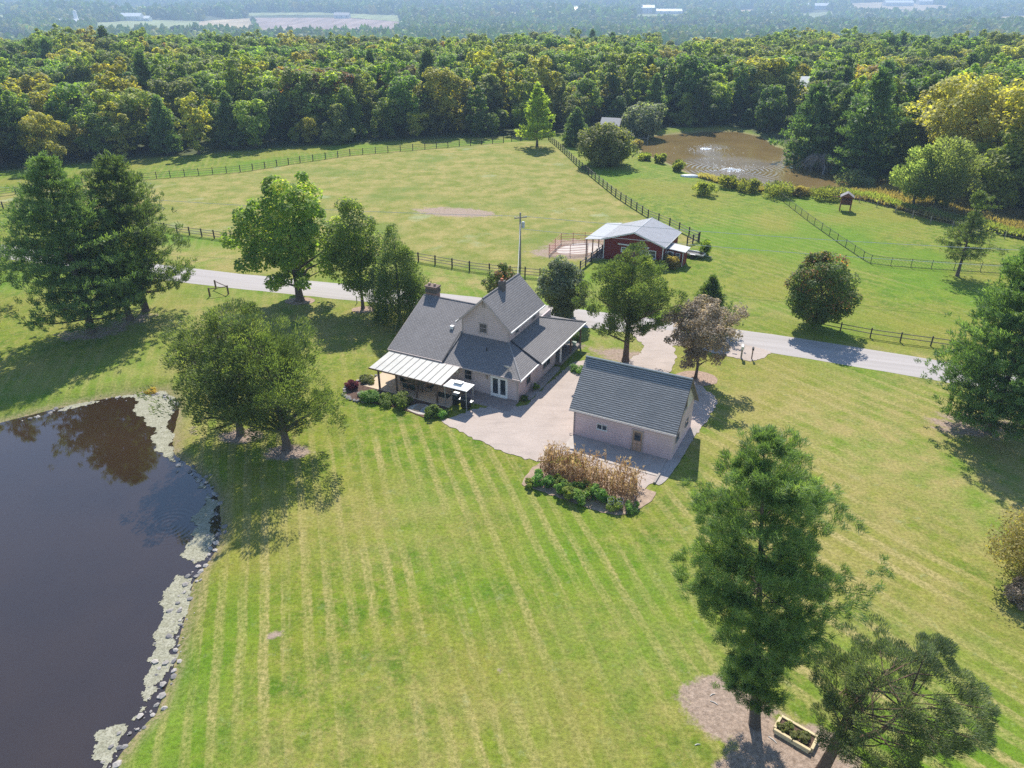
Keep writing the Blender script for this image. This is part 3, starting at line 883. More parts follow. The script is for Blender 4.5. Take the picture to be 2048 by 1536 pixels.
# french doors
def french():
    m = MB()
    a0, a1, z0, z1 = -2.78, -1.18, 0.12, 2.05
    m.box(a0 - 0.1, a0, -0.06, 0.01, z0, z1 + 0.1); m.box(a1, a1 + 0.1, -0.06, 0.01, z0, z1 + 0.1); m.box(a0, a1, -0.06, 0.01, z1, z1 + 0.1)
    m.box(a0 - 0.1, a1 + 0.1, -0.16, 0.01, 0.04, z0)
    fr = m.build('door_frame', M_WHITE, house)
    mid = (a0 + a1) / 2
    for x0, x1 in ((a0 + 0.003, mid - 0.004), (mid + 0.004, a1 - 0.003)):
        d = MB()
        d.box(x0, x0 + 0.12, -0.04, 0.0, z0 + 0.004, z1 - 0.004); d.box(x1 - 0.12, x1, -0.04, 0.0, z0 + 0.004, z1 - 0.004)
        d.box(x0 + 0.12, x1 - 0.12, -0.04, 0.0, z0 + 0.004, z0 + 0.2); d.box(x0 + 0.12, x1 - 0.12, -0.04, 0.0, z1 - 0.13, z1 - 0.004)
        dd = d.build('door', M_WHITE, house)
        MB().box(x0 + 0.12, x1 - 0.12, -0.022, -0.012, z0 + 0.2, z1 - 0.13).build('pane', M_GLASS, dd)
    MB().tube([(mid + 0.09, -0.04, 1.0), (mid + 0.09, -0.10, 1.0), (mid + 0.2, -0.10, 1.0)], 0.015, 6).build('handle', M_STEEL, house.children[-1])
french()
# chimneys
m = MB().box(-14.0, -12.75, 6.55, 7.35, 0, 6.9)
ch = m.build('chimney', M_BRICK, house)
MB().box(-14.06, -12.69, 6.49, 7.41, 6.35, 6.75).build('chimney_band', mat_plain('dark_chimney_metal', (0.10, 0.085, 0.075), 0.7, 0.3, 0.2), ch)
MB().box(-14.1, -12.65, 6.45, 7.45, 6.9, 7.05).build('chimney_cap', mat_plain('chimney_cap_stone', (0.17, 0.12, 0.10), 0.85, 0.2, 0.2), ch)
for a in (-13.75, -13.1):
    MB().tube([(a, 6.95, 7.0), (a, 6.95, 7.28)], 0.14, 10).build('flue', mat_plain('clay_flue', (0.32, 0.22, 0.17), 0.8, 0.2), ch)
ch2 = MB().box(-5.15, -4.6, 6.0, 6.6, 7.6, 9.15).build('chimney', M_OLDBRICK, house)
MB().lathe([(0.16, 9.15), (0.14, 9.4)], 10, (-4.88, 6.3, 0)).build('flue', mat_plain('orange_clay_flue', (0.45, 0.16, 0.09), 0.8, 0.2), ch2)
# roof vent, vent pipe
zz = zl + (3.3 + 0.5) * sl
MB().box(-9.1, -8.75, 3.1, 3.45, zz - 0.1, zz + 0.22).build('roof_vent', M_WHITE, house)
zz = zc + 2.2 * sl
MB().tube([(-4.2, 1.7, zz - 0.1), (-4.2, 1.7, zz + 0.38)], 0.05, 8).build('vent_pipe', M_BLACK, house)
# wall clock and lantern by the door, down pipe
ck = MB().lathe([(0.22, 0.0), (0.22, 0.05)], 18).build('wall_clock', M_GREYWOOD, None)
ck.matrix_world = Matrix.Translation((*H2(-6.55, -0.01), 1.75)) @ Matrix.Rotation(HY, 4, 'Z') @ Matrix.Rotation(math.pi / 2, 4, 'X')
tag(ck, 'round clock on the house wall beside the small front window', 'clock')
ckf = MB().lathe([(0.185, 0.052), (0.18, 0.056)], 18).build('clock_face', M_WHITE, ck)
MB().box(-3.33, -3.19, -0.14, -0.003, 1.75, 2.05).build('lantern', mat_plain('lantern_brass', (0.30, 0.24, 0.18), 0.5, 0.4), house)
MB().tube([(0.06, -0.08, 2.45), (0.06, -0.08, 0.15), (0.1, -0.35, 0.06)], 0.04, 6).build('down_pipe', M_TRIM, house)
# satellite dish on the roof corner
ds = empty('satellite_dish', (*H2(-1.05, 0.05), zc + 0.55 * sl), HY)
tag(ds, 'small grey satellite dish on the farmhouse roof above the glass doors', 'satellite dish')
MB().tube([(0, 0, -0.02), (0, 0, 0.28), (0, -0.16, 0.42)], 0.03, 6).build('mast', M_STEEL, ds)
dm_ = MB().lathe([(0.02, 0.0), (0.2, 0.02), (0.34, 0.07), (0.42, 0.13), (0.40, 0.13), (0.3, 0.075)], 20).build('reflector', mat_plain('dish_grey', (0.5, 0.5, 0.5), 0.5, 0.4), ds)
dm_.location = (0, -0.12, 0.46); dm_.rotation_euler = (math.radians(-38), 0, 0)
MB().tube([(0, -0.15, 0.36), (0, 0.1, 0.75)], 0.015, 5).build('feed_arm', M_STEEL, ds)
# rear porch
MB().box(-2.44, 0.65, 8.803, 14.4, 0.0, 0.32).build('porch_floor', mat_plain('porch_floor_boards', (0.24, 0.21, 0.20), 0.8, 0.2, 0.15, 3), house)
for a, b in ((0.55, 14.25), (0.55, 11.5), (-2.3, 14.25)):
    MB().box(a - 0.08, a + 0.08, b - 0.08, b + 0.08, 0.32, 2.56).build('porch_post', M_WOOD, house)
MB().box(0.49, 0.61, 8.81, 14.3, 2.3, 2.44).build('porch_beam', M_TRIM, house)
MB().box(0.45, 0.6, 8.81, 8.92, 0.32, 2.5).build('porch_post', M_WHITE, house)

# covered patio
for i, a in enumerate((-13.1, -11.05, -8.82, -6.55)):
    MB().box(a - 0.075, a + 0.075, -3.85, -3.70, 0.05, 2.12).build('porch_post', M_WOOD, house)
MB().box(-13.85, -5.75, -3.9, -3.66, 2.12, 2.24).build('porch_beam', M_WOOD, house)
pw = 8.1 / 11
for i in range(11):
    a0 = -13.95 + i * pw
    g = 0.03
    MB().slab([(a0 + g, -4.05, 2.28), (a0 + pw - g, -4.05, 2.28), (a0 + pw - g, -0.62, 2.57), (a0 + g, -0.62, 2.57)], 0.03).build('roof_panel', M_PORCHROOF, house)
    if i:
        MB().slab([(a0 - g, -4.05, 2.30), (a0 + g, -4.05, 2.30), (a0 + g, -0.62, 2.59), (a0 - g, -0.62, 2.59)], 0.05).build('roof_seam', mat_plain('panel_seam', (0.13, 0.125, 0.12), 0.7, 0.2), house)
MB().box(-14.0, -5.8, -4.10, -4.06, 2.14, 2.28).build('gutter', M_WOOD, house)
patio = box('patio_slab', -14.9, -5.2, -4.0, -0.003, 0.0, 0.07, M_PATIO)
patio.location = (0.57, 60.40, 0); patio.rotation_euler = (0, 0, HY); patio['kind'] = 'structure'
stoop = box('door_slab', -5.197, 0.1, -2.15, -0.003, 0.0, 0.06, mat_plain('brown_paver_slab', (0.30, 0.245, 0.215), 0.85, 0.2, 0.2, 3, bump=0.02))
stoop.location = (0.57, 60.40, 0); stoop.rotation_euler = (0, 0, HY); stoop['kind'] = 'structure'
bed_side = poly_sheet('stone_bed', [H2(0.06, 0.2), H2(0.95, 0.2), H2(0.95, 8.6), H2(0.06, 8.6)], 0.045, M_STONE, 0.03, 0.5, 2)
bed_side['kind'] = 'structure'

# grill shelter
gs = empty('grill_shelter', (*H2(-4.5, -3.2), 0), HY)
tag(gs, 'white flat topped grill canopy on thin posts beside the patio', 'canopy')
gm = MB()
gm.slab([(-1.25, -0.75, 2.2), (1.25, -0.75, 2.2), (0.35, -0.2, 2.42), (-0.35, -0.2, 2.42)], 0.03)
gm.slab([(1.25, -0.75, 2.2), (1.25, 0.75, 2.2), (0.35, 0.2, 2.42), (0.35, -0.2, 2.42)], 0.03)
gm.slab([(1.25, 0.75, 2.2), (-1.25, 0.75, 2.2), (-0.35, 0.2, 2.42), (0.35, 0.2, 2.42)], 0.03)
gm.slab([(-1.25, 0.75, 2.2), (-1.25, -0.75, 2.2), (-0.35, -0.2, 2.42), (-0.35, 0.2, 2.42)], 0.03)
gm.build('canopy', M_WHITE, gs)
box('vent_top', -0.42, 0.42, -0.26, 0.26, 2.5, 2.56, M_WHITE, gs)
for sx_ in (-1, 1):
    box('vent_side', 0.36 * sx_ - 0.03, 0.36 * sx_ + 0.03, -0.2, 0.2, 2.4, 2.5, M_STEEL, gs)
for sx_ in (-1, 1):
    for sy_ in (-1, 1):
        box('post', sx_ * 1.12 - 0.03, sx_ * 1.12 + 0.03, sy_ * 0.64 - 0.03, sy_ * 0.64 + 0.03, 0.06, 2.2, M_STEEL, gs)
gr = empty('barbecue_grill', (*H2(-3.75, -3.35), 0.06), HY)
tag(gr, 'black barbecue grill with a closed lid under the white canopy', 'grill')
box('cabinet', -0.42, 0.42, -0.27, 0.27, 0.08, 0.82, M_BLACK, gr, 0.02)
lid = MB(); lp = [(-0.27, 0.83), (-0.27, 1.0), (-0.12, 1.14), (0.12, 1.14), (0.27, 0.98), (0.27, 0.83)]
lid.add([(-0.42, y, z) for y, z in lp] + [(0.42, y, z) for y, z in lp], [tuple(range(6)), tuple(range(11, 5, -1))] + [(i, i + 6, (i + 1) % 6 + 6, (i + 1) % 6) for i in range(6)])
l_ = lid.build('lid', M_BLACK, gr)
MB().tube([(-0.32, -0.32, 0.98), (0.32, -0.32, 0.98)], 0.018, 6).build('handle', M_STEEL, l_)
for s in (-1, 1):
    box('side_shelf', 0.44 * s - (0.3 if s < 0 else 0), 0.44 * s + (0.3 if s > 0 else 0), -0.24, 0.24, 0.80, 0.83, M_STEEL, gr)
sm = empty('smoker', (*H2(-4.85, -3.2), 0.06), HY)
tag(sm, 'tall black smoker cabinet with pale top beside the barbecue grill', 'smoker')
box('body', -0.26, 0.26, -0.26, 0.26, 0.06, 1.15, M_BLACK, sm, 0.02)
box('top', -0.29, 0.29, -0.29, 0.29, 1.15, 1.22, M_STEEL, sm)
# patio table, chairs, bench, small table, mat
tb = empty('patio_table', (*H2(-9.9, -2.0), 0.07), HY)
tag(tb, 'long glass topped patio table under the white metal roof', 'table')
box('table_top', -0.95, 0.95, -0.55, 0.55, 0.70, 0.73, mat_plain('smoked_glass', (0.10, 0.13, 0.11), 0.15, 0.6), tb)
for sx_ in (-1, 1):
    for sy_ in (-1, 1):
        MB().tube([(0.85 * sx_, 0.45 * sy_, 0.7), (0.9 * sx_, 0.5 * sy_, 0)], 0.03, 6).build('leg', M_BLACK, tb)
def patio_chair(a, b, rz, label):
    c = empty('patio_chair', (*H2(a, b), 0.07), HY + rz)
    tag(c, label, 'chair', 'chairs around the patio table')
    box('seat', -0.26, 0.26, -0.25, 0.25, 0.40, 0.44, mat_plain('green_sling_fabric', (0.05, 0.065, 0.05), 0.8, 0.2), c)
    MB().slab([(-0.26, 0.25, 0.44), (0.26, 0.25, 0.44), (0.26, 0.40, 1.02), (-0.26, 0.40, 1.02)], 0.035).build('backrest', mat_plain('green_sling_fabric', (0, 0, 0)), c)
    for sx_ in (-1, 1):
        MB().tube([(0.28 * sx_, -0.25, 0), (0.28 * sx_, -0.25, 0.62), (0.28 * sx_, 0.30, 0.64)], 0.018, 5).build('arm', M_BLACK, c)
        MB().tube([(0.28 * sx_, 0.28, 0), (0.28 * sx_, 0.27, 0.44), (0.28 * sx_, 0.41, 1.03)], 0.018, 5).build('leg', M_BLACK, c)
patio_chair(-10.45, -2.95, math.pi, 'dark sling chair at the near side of the patio table, left one')
patio_chair(-9.6, -2.95, math.pi, 'dark sling chair at the near side of the patio table, right one')
patio_chair(-8.45, -2.0, -math.pi / 2, 'dark sling chair at the right end of the patio table')
patio_chair(-11.4, -2.0, math.pi / 2, 'dark sling chair at the left end of the patio table')
bn = empty('patio_bench', (*H2(-5.75, -1.3), 0.07), HY)
tag(bn, 'brown slatted bench on the patio against the house wall', 'bench')
for i in range(3):
    box('seat_slat', -0.7, 0.7, -0.24 + i * 0.16, -0.10 + i * 0.16, 0.42, 0.45, M_WOOD, bn)
for i in range(3):
    box('back_slat', -0.7, 0.7, 0.24, 0.27, 0.52 + i * 0.14, 0.62 + i * 0.14, M_WOOD, bn)
for s in (-1, 1):
    MB().box(0.6 * s - 0.03, 0.6 * s + 0.03, -0.22, -0.16, 0, 0.42).box(0.6 * s - 0.03, 0.6 * s + 0.03, 0.20, 0.24, 0, 0.92).build('leg', M_WOOD, bn)
mt = box('door_mat', -0.75, 0.75, -0.4, 0.4, 0, 0.015, mat_plain('dark_green_mat', (0.05, 0.06, 0.05), 0.95, 0.1))
mt.location = (*H2(-6.9, -2.2), 0.071); mt.rotation_euler = (0, 0, HY)
tag(mt, 'dark rectangular mat on the tan patio floor', 'mat')
# pots on the rear porch
def pot(name, x, y, z, r, h, mat, label, cat='pot', plant=True):
    p = MB().lathe([(r * 0.7, 0), (r, h), (r * 1.08, h), (r * 1.08, h * 0.9), (r * 0.9, h * 0.88)], 14).build(name, mat, None)
    p.location = (x, y, z)
    tag(p, label, cat)
    return p
pot('plant_pot', *H2(0.2, 13.4), 0.32, 0.26, 0.36, mat_plain('pale_green_glaze', (0.40, 0.50, 0.42), 0.4, 0.5), 'pale green plant pot on the rear porch by the corner post')
tbn = empty('porch_table', (*H2(-0.4, 12.9), 0.32), 0)
tag(tbn, 'low white round table on the rear porch floor', 'table')
MB().lathe([(0.42, 0.40), (0.42, 0.44)], 16).build('table_top', M_WHITE, tbn)
MB().tube([(0, 0, 0), (0, 0, 0.4)], 0.05, 8).build('leg', M_WHITE, tbn)

# ------------------------------------------------------------------ garage
GYAW = math.radians(-27.5)
gar = empty('garage', (5.31, 54.53, 0), GYAW)
tag(gar, 'pink sided garage with a steep slate blue shingle roof beside the corn', 'garage')
GP = lambda a, b: (5.31 + a * math.cos(GYAW) - b * math.sin(GYAW), 54.53 + a * math.sin(GYAW) + b * math.cos(GYAW))
GL, GD, GE, GR = 8.75, 6.0, 2.95, 6.12
MB().box(0.0, GL, 0.0, 0.15, 0, GE).build('wall', M_SIDING_G, gar)
MB().box(0.0, GL, GD - 0.15, GD, 0, GE).build('wall', M_SIDING_G, gar)
for a0, a1 in ((0.0, 0.15), (GL - 0.15, GL)):
    MB().box(a0, a1, 0.153, GD - 0.153, 0, GE).build('wall', M_SIDING_G, gar)
    pr = [(0.02, GE + 0.003), (GD - 0.02, GE + 0.003), (GD / 2, GR - 0.12)]
    MB().add([(a0 + 0.01, b, z) for b, z in pr] + [(a1 - 0.01, b, z) for b, z in pr], [(2, 1, 0), (3, 4, 5), (0, 1, 4, 3), (1, 2, 5, 4), (2, 0, 3, 5)]).build('gable_wall', mat_plain('pale_gable_board', (0.56, 0.52, 0.47), 0.7, 0.25, 0.1, 2), gar)
ohb, oha = 0.33, 0.3
sg = (GR - GE) / (GD / 2)
ze = GE - ohb * sg + 0.12
for sgn in (-1, 1):
    be = GD / 2 + sgn * (GD / 2 + ohb)
    pts = [(-oha, be, ze), (GL + oha, be, ze), (GL + oha, GD / 2 + sgn * 0.002, GR + 0.12), (-oha, GD / 2 + sgn * 0.002, GR + 0.12)]
    MB().slab(pts if sgn < 0 else pts[::-1], 0.16).build('roof_slope', M_SH_G, gar)
    MB().box(-oha, GL + oha, be - (0.05 if sgn < 0 else 0.002), be + (0.002 if sgn < 0 else 0.05), ze - 0.17, ze - 0.02).build('fascia', M_WHITE if sgn > 0 else mat_plain('cream_fascia', (0.60, 0.55, 0.48), 0.6, 0.3), gar)
    rk = [(GL + oha, be, ze - 0.01), (GL + oha + 0.04, be, ze - 0.01), (GL + oha + 0.04, GD / 2, GR + 0.11), (GL + oha, GD / 2, GR + 0.11)]
    MB().slab(rk if sgn < 0 else rk[::-1], 0.2).build('rake_board', mat_plain('dark_rake_board', (0.16, 0.12, 0.10), 0.7, 0.3), gar)
MB().tube([(-oha, GD / 2, GR + 0.12), (GL + oha, GD / 2, GR + 0.12)], 0.09, 6).build('ridge_cap', mat_plain('pale_blue_ridge', (0.26, 0.29, 0.31), 0.75, 0.3, 0.15, 6), gar)
window(gar, 'b', 0.0, 2.2, 3.05, 1.28, 1.72, M_WHITE, mid='v', fw=0.05)
window(gar, 'a', GL, 0.9, 1.75, 1.3, 1.75, M_GREYWOOD, out=1, mid=None, fw=0.05)
window(gar, 'a', GL, 3.7, 4.5, 1.3, 1.75, M_GREYWOOD, out=1, mid=None, fw=0.05)
window(gar, 'a', GL - 0.01, 2.55, 3.45, 3.35, 4.75, mat_plain('bare_wood_frame', (0.62, 0.50, 0.36), 0.7, 0.3), out=1, mid='h')
dr = MB().box(5.37, 6.2, -0.045, 0.003, 0.05, 2.0).build('door', mat_plain('tan_wood_door', (0.36, 0.24, 0.16), 0.6, 0.3, 0.15, 3), gar)
m = MB(); m.box(5.27, 5.37, -0.06, 0.003, 0.04, 2.1); m.box(6.2, 6.3, -0.06, 0.003, 0.04, 2.1); m.box(5.37, 6.2, -0.06, 0.003, 2.0, 2.1)
m.build('door_frame', M_TRIM, gar)
MB().box(5.52, 6.06, -0.055, -0.046, 1.1, 1.85).build('pane', M_GLASS, dr)
for z in (0.15, 0.45, 0.78):
    for a in (5.47, 5.83):
        MB().box(a, a + 0.28, -0.056, -0.046, z, z + 0.25).build('panel', mat_plain('pink_door_panel', (0.50, 0.33, 0.25), 0.6, 0.3), dr)
MB().tube([(6.14, -0.05, 1.0), (6.14, -0.11, 1.0)], 0.03, 6).build('handle', M_STEEL, dr)
MB().tube([(0.08, -0.06, GE - 0.45), (0.08, -0.06, 0.25), (-0.25, -0.2, 0.12)], 0.045, 6).build('down_pipe', M_TRIM, gar)
MB().tube([(-oha, -ohb - 0.08, ze - 0.12), (GL + oha, -ohb - 0.08, ze - 0.12)], 0.055, 6).build('gutter', M_TRIM, gar)
apron = box('garage_apron', 0.05, GL - 0.3, -2.75, -0.003, 0.0, 0.075, M_CONC)
apron.location = (5.31, 54.53, 0); apron.rotation_euler = (0, 0, GYAW); apron['kind'] = 'structure'
strip = poly_sheet('gravel_strip', [GP(GL - 0.28, -3.9), GP(GL + 0.35, -4.1), GP(GL + 0.7, -1), GP(GL + 0.75, GD + 0.2), GP(GL + 0.003, GD), GP(GL + 0.003, 0), GP(GL - 0.28, -0.1)], 0.05, M_STONE, 0.04, 0.5, 4)
strip['kind'] = 'structure'
tim = box('edging_timber', -0.08, 0.08, -1.4, 0, 0.0, 0.14, M_GREYWOOD)
tim.location = (*GP(GL - 0.2, -2.4), 0.05); tim.rotation_euler = (0, 0, GYAW)
tag(tim, 'grey edging timber at the corner of the garage apron', 'timber')

# ------------------------------------------------------------------ barn
BYAW = math.radians(-26.5)
barn = empty('barn', (21.77, 101.6, 0), BYAW)
tag(barn, 'red horse barn with grey metal roof and white trim by the paddock', 'barn')
BP = lambda a, b: (21.77 + a * math.cos(BYAW) - b * math.sin(BYAW), 101.6 + a * math.sin(BYAW) + b * math.cos(BYAW))
A0, A1, B0, B1, BE, BR, RA = -8.2, 0.55, -2.8, 5.0, 2.95, 4.42, -3.7
for b0, b1 in ((B0, B0 + 0.15), (B1 - 0.15, B1)):
    pr = [(A0, 0), (A1, 0), (A1, BE), (RA, BR), (A0, BE)]
    MB().add([(a, b0, z) for a, z in pr] + [(a, b1, z) for a, z in pr], [(0, 1, 2, 3, 4), (9, 8, 7, 6, 5)] + [(i, i + 5, (i + 1) % 5 + 5, (i + 1) % 5) for i in range(5)]).build('wall', M_RED, barn)
MB().box(A1 - 0.15, A1 - 0.003, B0 + 0.153, B1 - 0.153, 0, BE - 0.05).build('wall', M_RED, barn)
MB().box(A0 + 0.003, A0 + 0.15, B0 + 0.153, B1 - 0.153, 0, BE - 0.05).build('wall', M_RED, barn)
MB().slab([(RA + 0.002, B0 - 0.3, BR + 0.1), (A1 + 0.35, B0 - 0.3, BE + 0.02), (A1 + 0.35, B1 + 0.3, BE + 0.02), (RA + 0.002, B1 + 0.3, BR + 0.1)], 0.08).build('roof_slope', M_BARNROOF, barn)
MB().slab([(A0 - 0.3, B0 - 0.3, BE + 0.02), (RA - 0.002, B0 - 0.3, BR + 0.1), (RA - 0.002, B1 + 0.3, BR + 0.1), (A0 - 0.3, B1 + 0.3, BE + 0.02)], 0.08).build('roof_slope', M_BARNROOF, barn)
MB().slab([(-11.0, B0 - 0.4, 2.62), (A0 - 0.303, B0 - 0.4, BE - 0.02), (A0 - 0.303, B1 + 1.2, BE - 0.02), (-11.0, B1 + 1.2, 2.62)], 0.06).build('lean_to_roof', metal_roof_material('pale_lean_to_metal', (0.32, 0.325, 0.335), 'y'), barn)
MB().tube([(RA, B0 - 0.3, BR + 0.1), (RA, B1 + 0.3, BR + 0.1)], 0.07, 6).build('ridge_cap', mat_plain('pale_metal_ridge', (0.56, 0.55, 0.55), 0.4, 0.5), barn)
for p0, p1 in (((A0 - 0.3, BE - 0.02), (RA, BR + 0.06)), ((RA, BR + 0.06), (A1 + 0.35, BE - 0.02))):
    MB().slab([(p0[0], B0 - 0.34, p0[1]), (p1[0], B0 - 0.34, p1[1]), (p1[0], B0 - 0.303, p1[1]), (p0[0], B0 - 0.303, p0[1])], 0.14).build('rake_board', M_WHITE, barn)
MB().box(A1 + 0.352, A1 + 0.39, B0 - 0.3, B1 + 0.3, BE - 0.1, BE + 0.01).build('fascia', M_WHITE, barn)
for a in (A0 - 0.02, A1 - 0.10):
    MB().box(a, a + 0.13, B0 - 0.03, B0 - 0.003, 0, BE - 0.05).build('corner_trim', M_WHITE, barn)
MB().box(-6.05, -1.45, B0 - 0.12, B0 - 0.003, 2.42, 2.58).build('door_rail', M_WHITE, barn)
MB().box(-4.75, -2.75, B0 - 0.07, B0 - 0.003, 0.05, 2.40).build('sliding_door', M_RED, barn)
MB().box(-1.78, -1.68, B0 - 0.03, B0 - 0.003, 0, 2.4).build('corner_trim', M_WHITE, barn)
for (u0, u1, z0, z1) in ((-1.4, -0.52, 1.12, 2.1), (-2.55, -2.0, 1.35, 1.98), (-5.45, -4.85, 1.5, 2.0)):
    window(barn, 'b', B0, u0, u1, z0, z1, M_WHITE, fw=0.1)
for b in (-3.0, -0.4, 2.2, 5.6):
    MB().box(-10.8, -10.66, b - 0.07, b + 0.07, 0, 2.6).build('lean_to_post', mat_plain('brown_red_post', (0.22, 0.11, 0.075), 0.8, 0.2), barn)
# entry shed on the right side
MB().box(A1 + 0.002, 3.1, -1.5, 0.8, 0, 2.2).build('entry_shed', M_RED, barn)
MB().slab([(A1 + 0.0, -1.75, 2.5), (3.45, -1.75, 2.24), (3.45, 1.05, 2.24), (A1 + 0.0, 1.05, 2.5)], 0.09).build('shed_roof', mat_plain('pale_shed_roof', (0.42, 0.41, 0.40), 0.6, 0.3), barn)
for a in (3.0, A1 + 0.01):
    MB().box(a, a + 0.12, -1.53, -1.503, 0, 2.2).build('corner_trim', M_WHITE, barn)
sd = MB().box(0.8, 1.75, -1.55, -1.503, 0.05, 2.05).build('door', M_WHITE, barn)
MB().box(1.0, 1.55, -1.56, -1.551, 1.1, 1.9).build('pane', M_GLASS, sd)
window(barn, 'b', -1.5, 2.1, 2.6, 1.2, 1.85, M_WHITE, fw=0.07)

# sand floor of the pen
sand = poly_sheet('sand_floor', pxs([(1108, 506), (1125, 494), (1150, 487), (1185, 485), (1205, 488), (1206, 500), (1180, 507), (1140, 510)]), 0.02, mat_plain('pale_sand', (0.46, 0.41, 0.37), 0.9, 0.15, 0.15, 1.0), 0.15, 0.8, 6)
sand['kind'] = 'structure'

# ------------------------------------------------------------------ fences
BOXMESH = bpy.data.meshes.new('fence_piece')
BOXMESH.from_pydata(boxv(-0.5, 0.5, -0.5, 0.5, 0, 1), [], BOXF)
def piece_mesh(mat):
    k = 'fp_' + mat.name
    if k not in bpy.data.meshes:
        mm = BOXMESH.copy(); mm.name = k; mm.materials.append(mat)
    return bpy.data.meshes[k]
CYLM = {}
def cyl_mesh(mat):
    if mat.name not in CYLM:
        m = MB().tube([(0, 0, 0), (0, 0, 1)], 0.5, 6)
        o = m.build('cyl_tmp', mat); CYLM[mat.name] = o.data
        bpy.data.objects.remove(o)
    return CYLM[mat.name]
def rail_obj(name, a, b, w, h, mesh, parent):
    """box piece stretched from a to b (world)"""
    a, b = Vector(a), Vector(b)
    d = b - a
    o = bpy.data.objects.new(name, mesh)
    o.matrix_basis = Matrix.Translation(a) @ d.to_track_quat('Z', 'Y').to_matrix().to_4x4() @ Matrix.Diagonal((h, w, d.length, 1))
    return link(o, parent)
def path_points(pts, step):
    out = []
    for i in range(len(pts) - 1):
        a, b = np.array(pts[i], float), np.array(pts[i + 1], float)
        n = max(1, int(round(np.linalg.norm(b - a) / step)))
        for k in range(n):
            out.append(a + (b - a) * k / n)
    out.append(np.array(pts[-1], float))
    return out
def fence(name, pix, step, rails, ph, label, mat, pw=0.14, rw=0.045, rh=0.15, seed=1, mesh_panel=None, cat='fence', post_mesh=None, group=None):
    rg = random.Random(seed)
    root = empty(name, (0, 0, 0))
    tag(root, label, cat, group)
    P = path_points([G0(*p) for p in pix], step)
    P = [(p[0], p[1], gz1(p[0], p[1])) for p in P]
    root_loc = Vector(P[0])
    root.location = root_loc
    pm = post_mesh or piece_mesh(mat)
    for i, p in enumerate(P):
        a = math.atan2(P[min(i + 1, len(P) - 1)][1] - P[max(i - 1, 0)][1], P[min(i + 1, len(P) - 1)][0] - P[max(i - 1, 0)][0])
        o = bpy.data.objects.new('post', pm)
        o.location = Vector(p) - root_loc + Vector((0, 0, -0.05))
        o.rotation_euler = (rg.uniform(-0.02, 0.02), rg.uniform(-0.02, 0.02), a)
        o.scale = (pw, pw, ph + 0.05 + rg.uniform(-0.04, 0.04))
        link(o, root)
    rm = piece_mesh(mat)
    for i in range(len(P) - 1):
        a, b = Vector(P[i]) - root_loc, Vector(P[i + 1]) - root_loc
        for h in rails:
            dz0, dz1 = rg.uniform(-0.02, 0.02), rg.uniform(-0.02, 0.02)
            rail_obj('rail', a + Vector((0, 0, h + dz0)), b + Vector((0, 0, h + dz1)), rw, rh, rm, root)
        if mesh_panel:
            panel_net(a, b, mesh_panel[0], mesh_panel[1], root)
    return root
def net_material():
    k = NT('chain_link_wire')
    k.principled((0.06, 0.065, 0.06), 0.5, 0.4)
    return k.m
M_NET = net_material()
def panel_net(a, b, z0, z1, root):
    """a chain-link panel: crossed wires as one part"""
    d = b - a
    n = max(2, int(d.length / 0.42))
    m = MB()
    hgt = z1 - z0
    for i in range(-int(hgt / 0.42) - 1, n):
        for sgn in (0, 1):
            t0, t1 = i / n, i / n + hgt / d.length
            za, zb = (z0, z1) if sgn == 0 else (z1, z0)
            if t0 < 0:
                f = -t0 / (t1 - t0); za = za + (zb - za) * f; t0 = 0
            if t1 > 1:
                f = (1 - t0) / (t1 - t0); zb = za + (zb - za) * f; t1 = 1
            if t1 - t0 < 0.01:
                continue
            p, q_ = a + d * t0 + Vector((0, 0, za)), a + d * t1 + Vector((0, 0, zb))
            m.tube([p, q_], 0.010, 3, False)
    o = m.build('chain_link_panel', M_NET, root)
    o['kind'] = 'stuff'

BACKF = [(-40, 398), (100, 378), (229, 361), (340, 351), (480, 340), (600, 322), (700, 309), (850, 299), (1007, 287)]
fence('board_fence', BACKF, 2.9, (0.40, 0.82, 1.24), 1.45, 'dark board fence along the far side of the paddock below the woods', M_DARKFENCE, 0.15, 0.04, 0.13, 1)
fence('board_fence', [(1023, 284), (1060, 282), (1097, 281)], 2.9, (0.40, 0.82, 1.24), 1.45, 'short dark board fence behind the pale conical tree at the paddock corner', M_DARKFENCE, 0.15, 0.04, 0.13, 2)
fence('board_fence', [(1098, 283), (1125, 308), (1152, 334), (1190, 363), (1231, 393), (1296, 435), (1339, 453), (1398, 482)], 2.6, (0.40, 0.82, 1.24), 1.45, 'dark board fence running from the paddock corner down behind the red barn', M_DARKFENCE, 0.15, 0.04, 0.14, 3)
fence('board_fence', [(1396, 483), (1374, 491)], 1.8, (0.40, 0.82, 1.24), 1.45, 'short dark fence joining the paddock corner to the barn', M_DARKFENCE, 0.15, 0.04, 0.14, 4)
fence('board_fence', [(-60, 412), (100, 428), (260, 449), (355, 467), (480, 484), (660, 502), (837, 523), (939, 541), (1020, 551), (1080, 556)], 2.55, (0.38, 0.78, 1.18), 1.38, 'dark three board fence between the paddock and the road', M_DARKFENCE, 0.15, 0.04, 0.14, 5)
fence('board_fence', [(1160, 541), (1182, 524), (1204, 508)], 2.2, (0.38, 0.78, 1.18), 1.38, 'dark board fence leading from the lane to the front of the barn', M_DARKFENCE, 0.15, 0.04, 0.14, 6)
fence('split_rail_fence', [(1622, 652), (1680, 664), (1740, 675), (1800, 684), (1861, 692), (1930, 702)], 2.75, (0.50, 0.98), 1.2, 'dark two rail fence beside the road below the round maple', M_DARKFENCE, 0.13, 0.05, 0.12, 7)
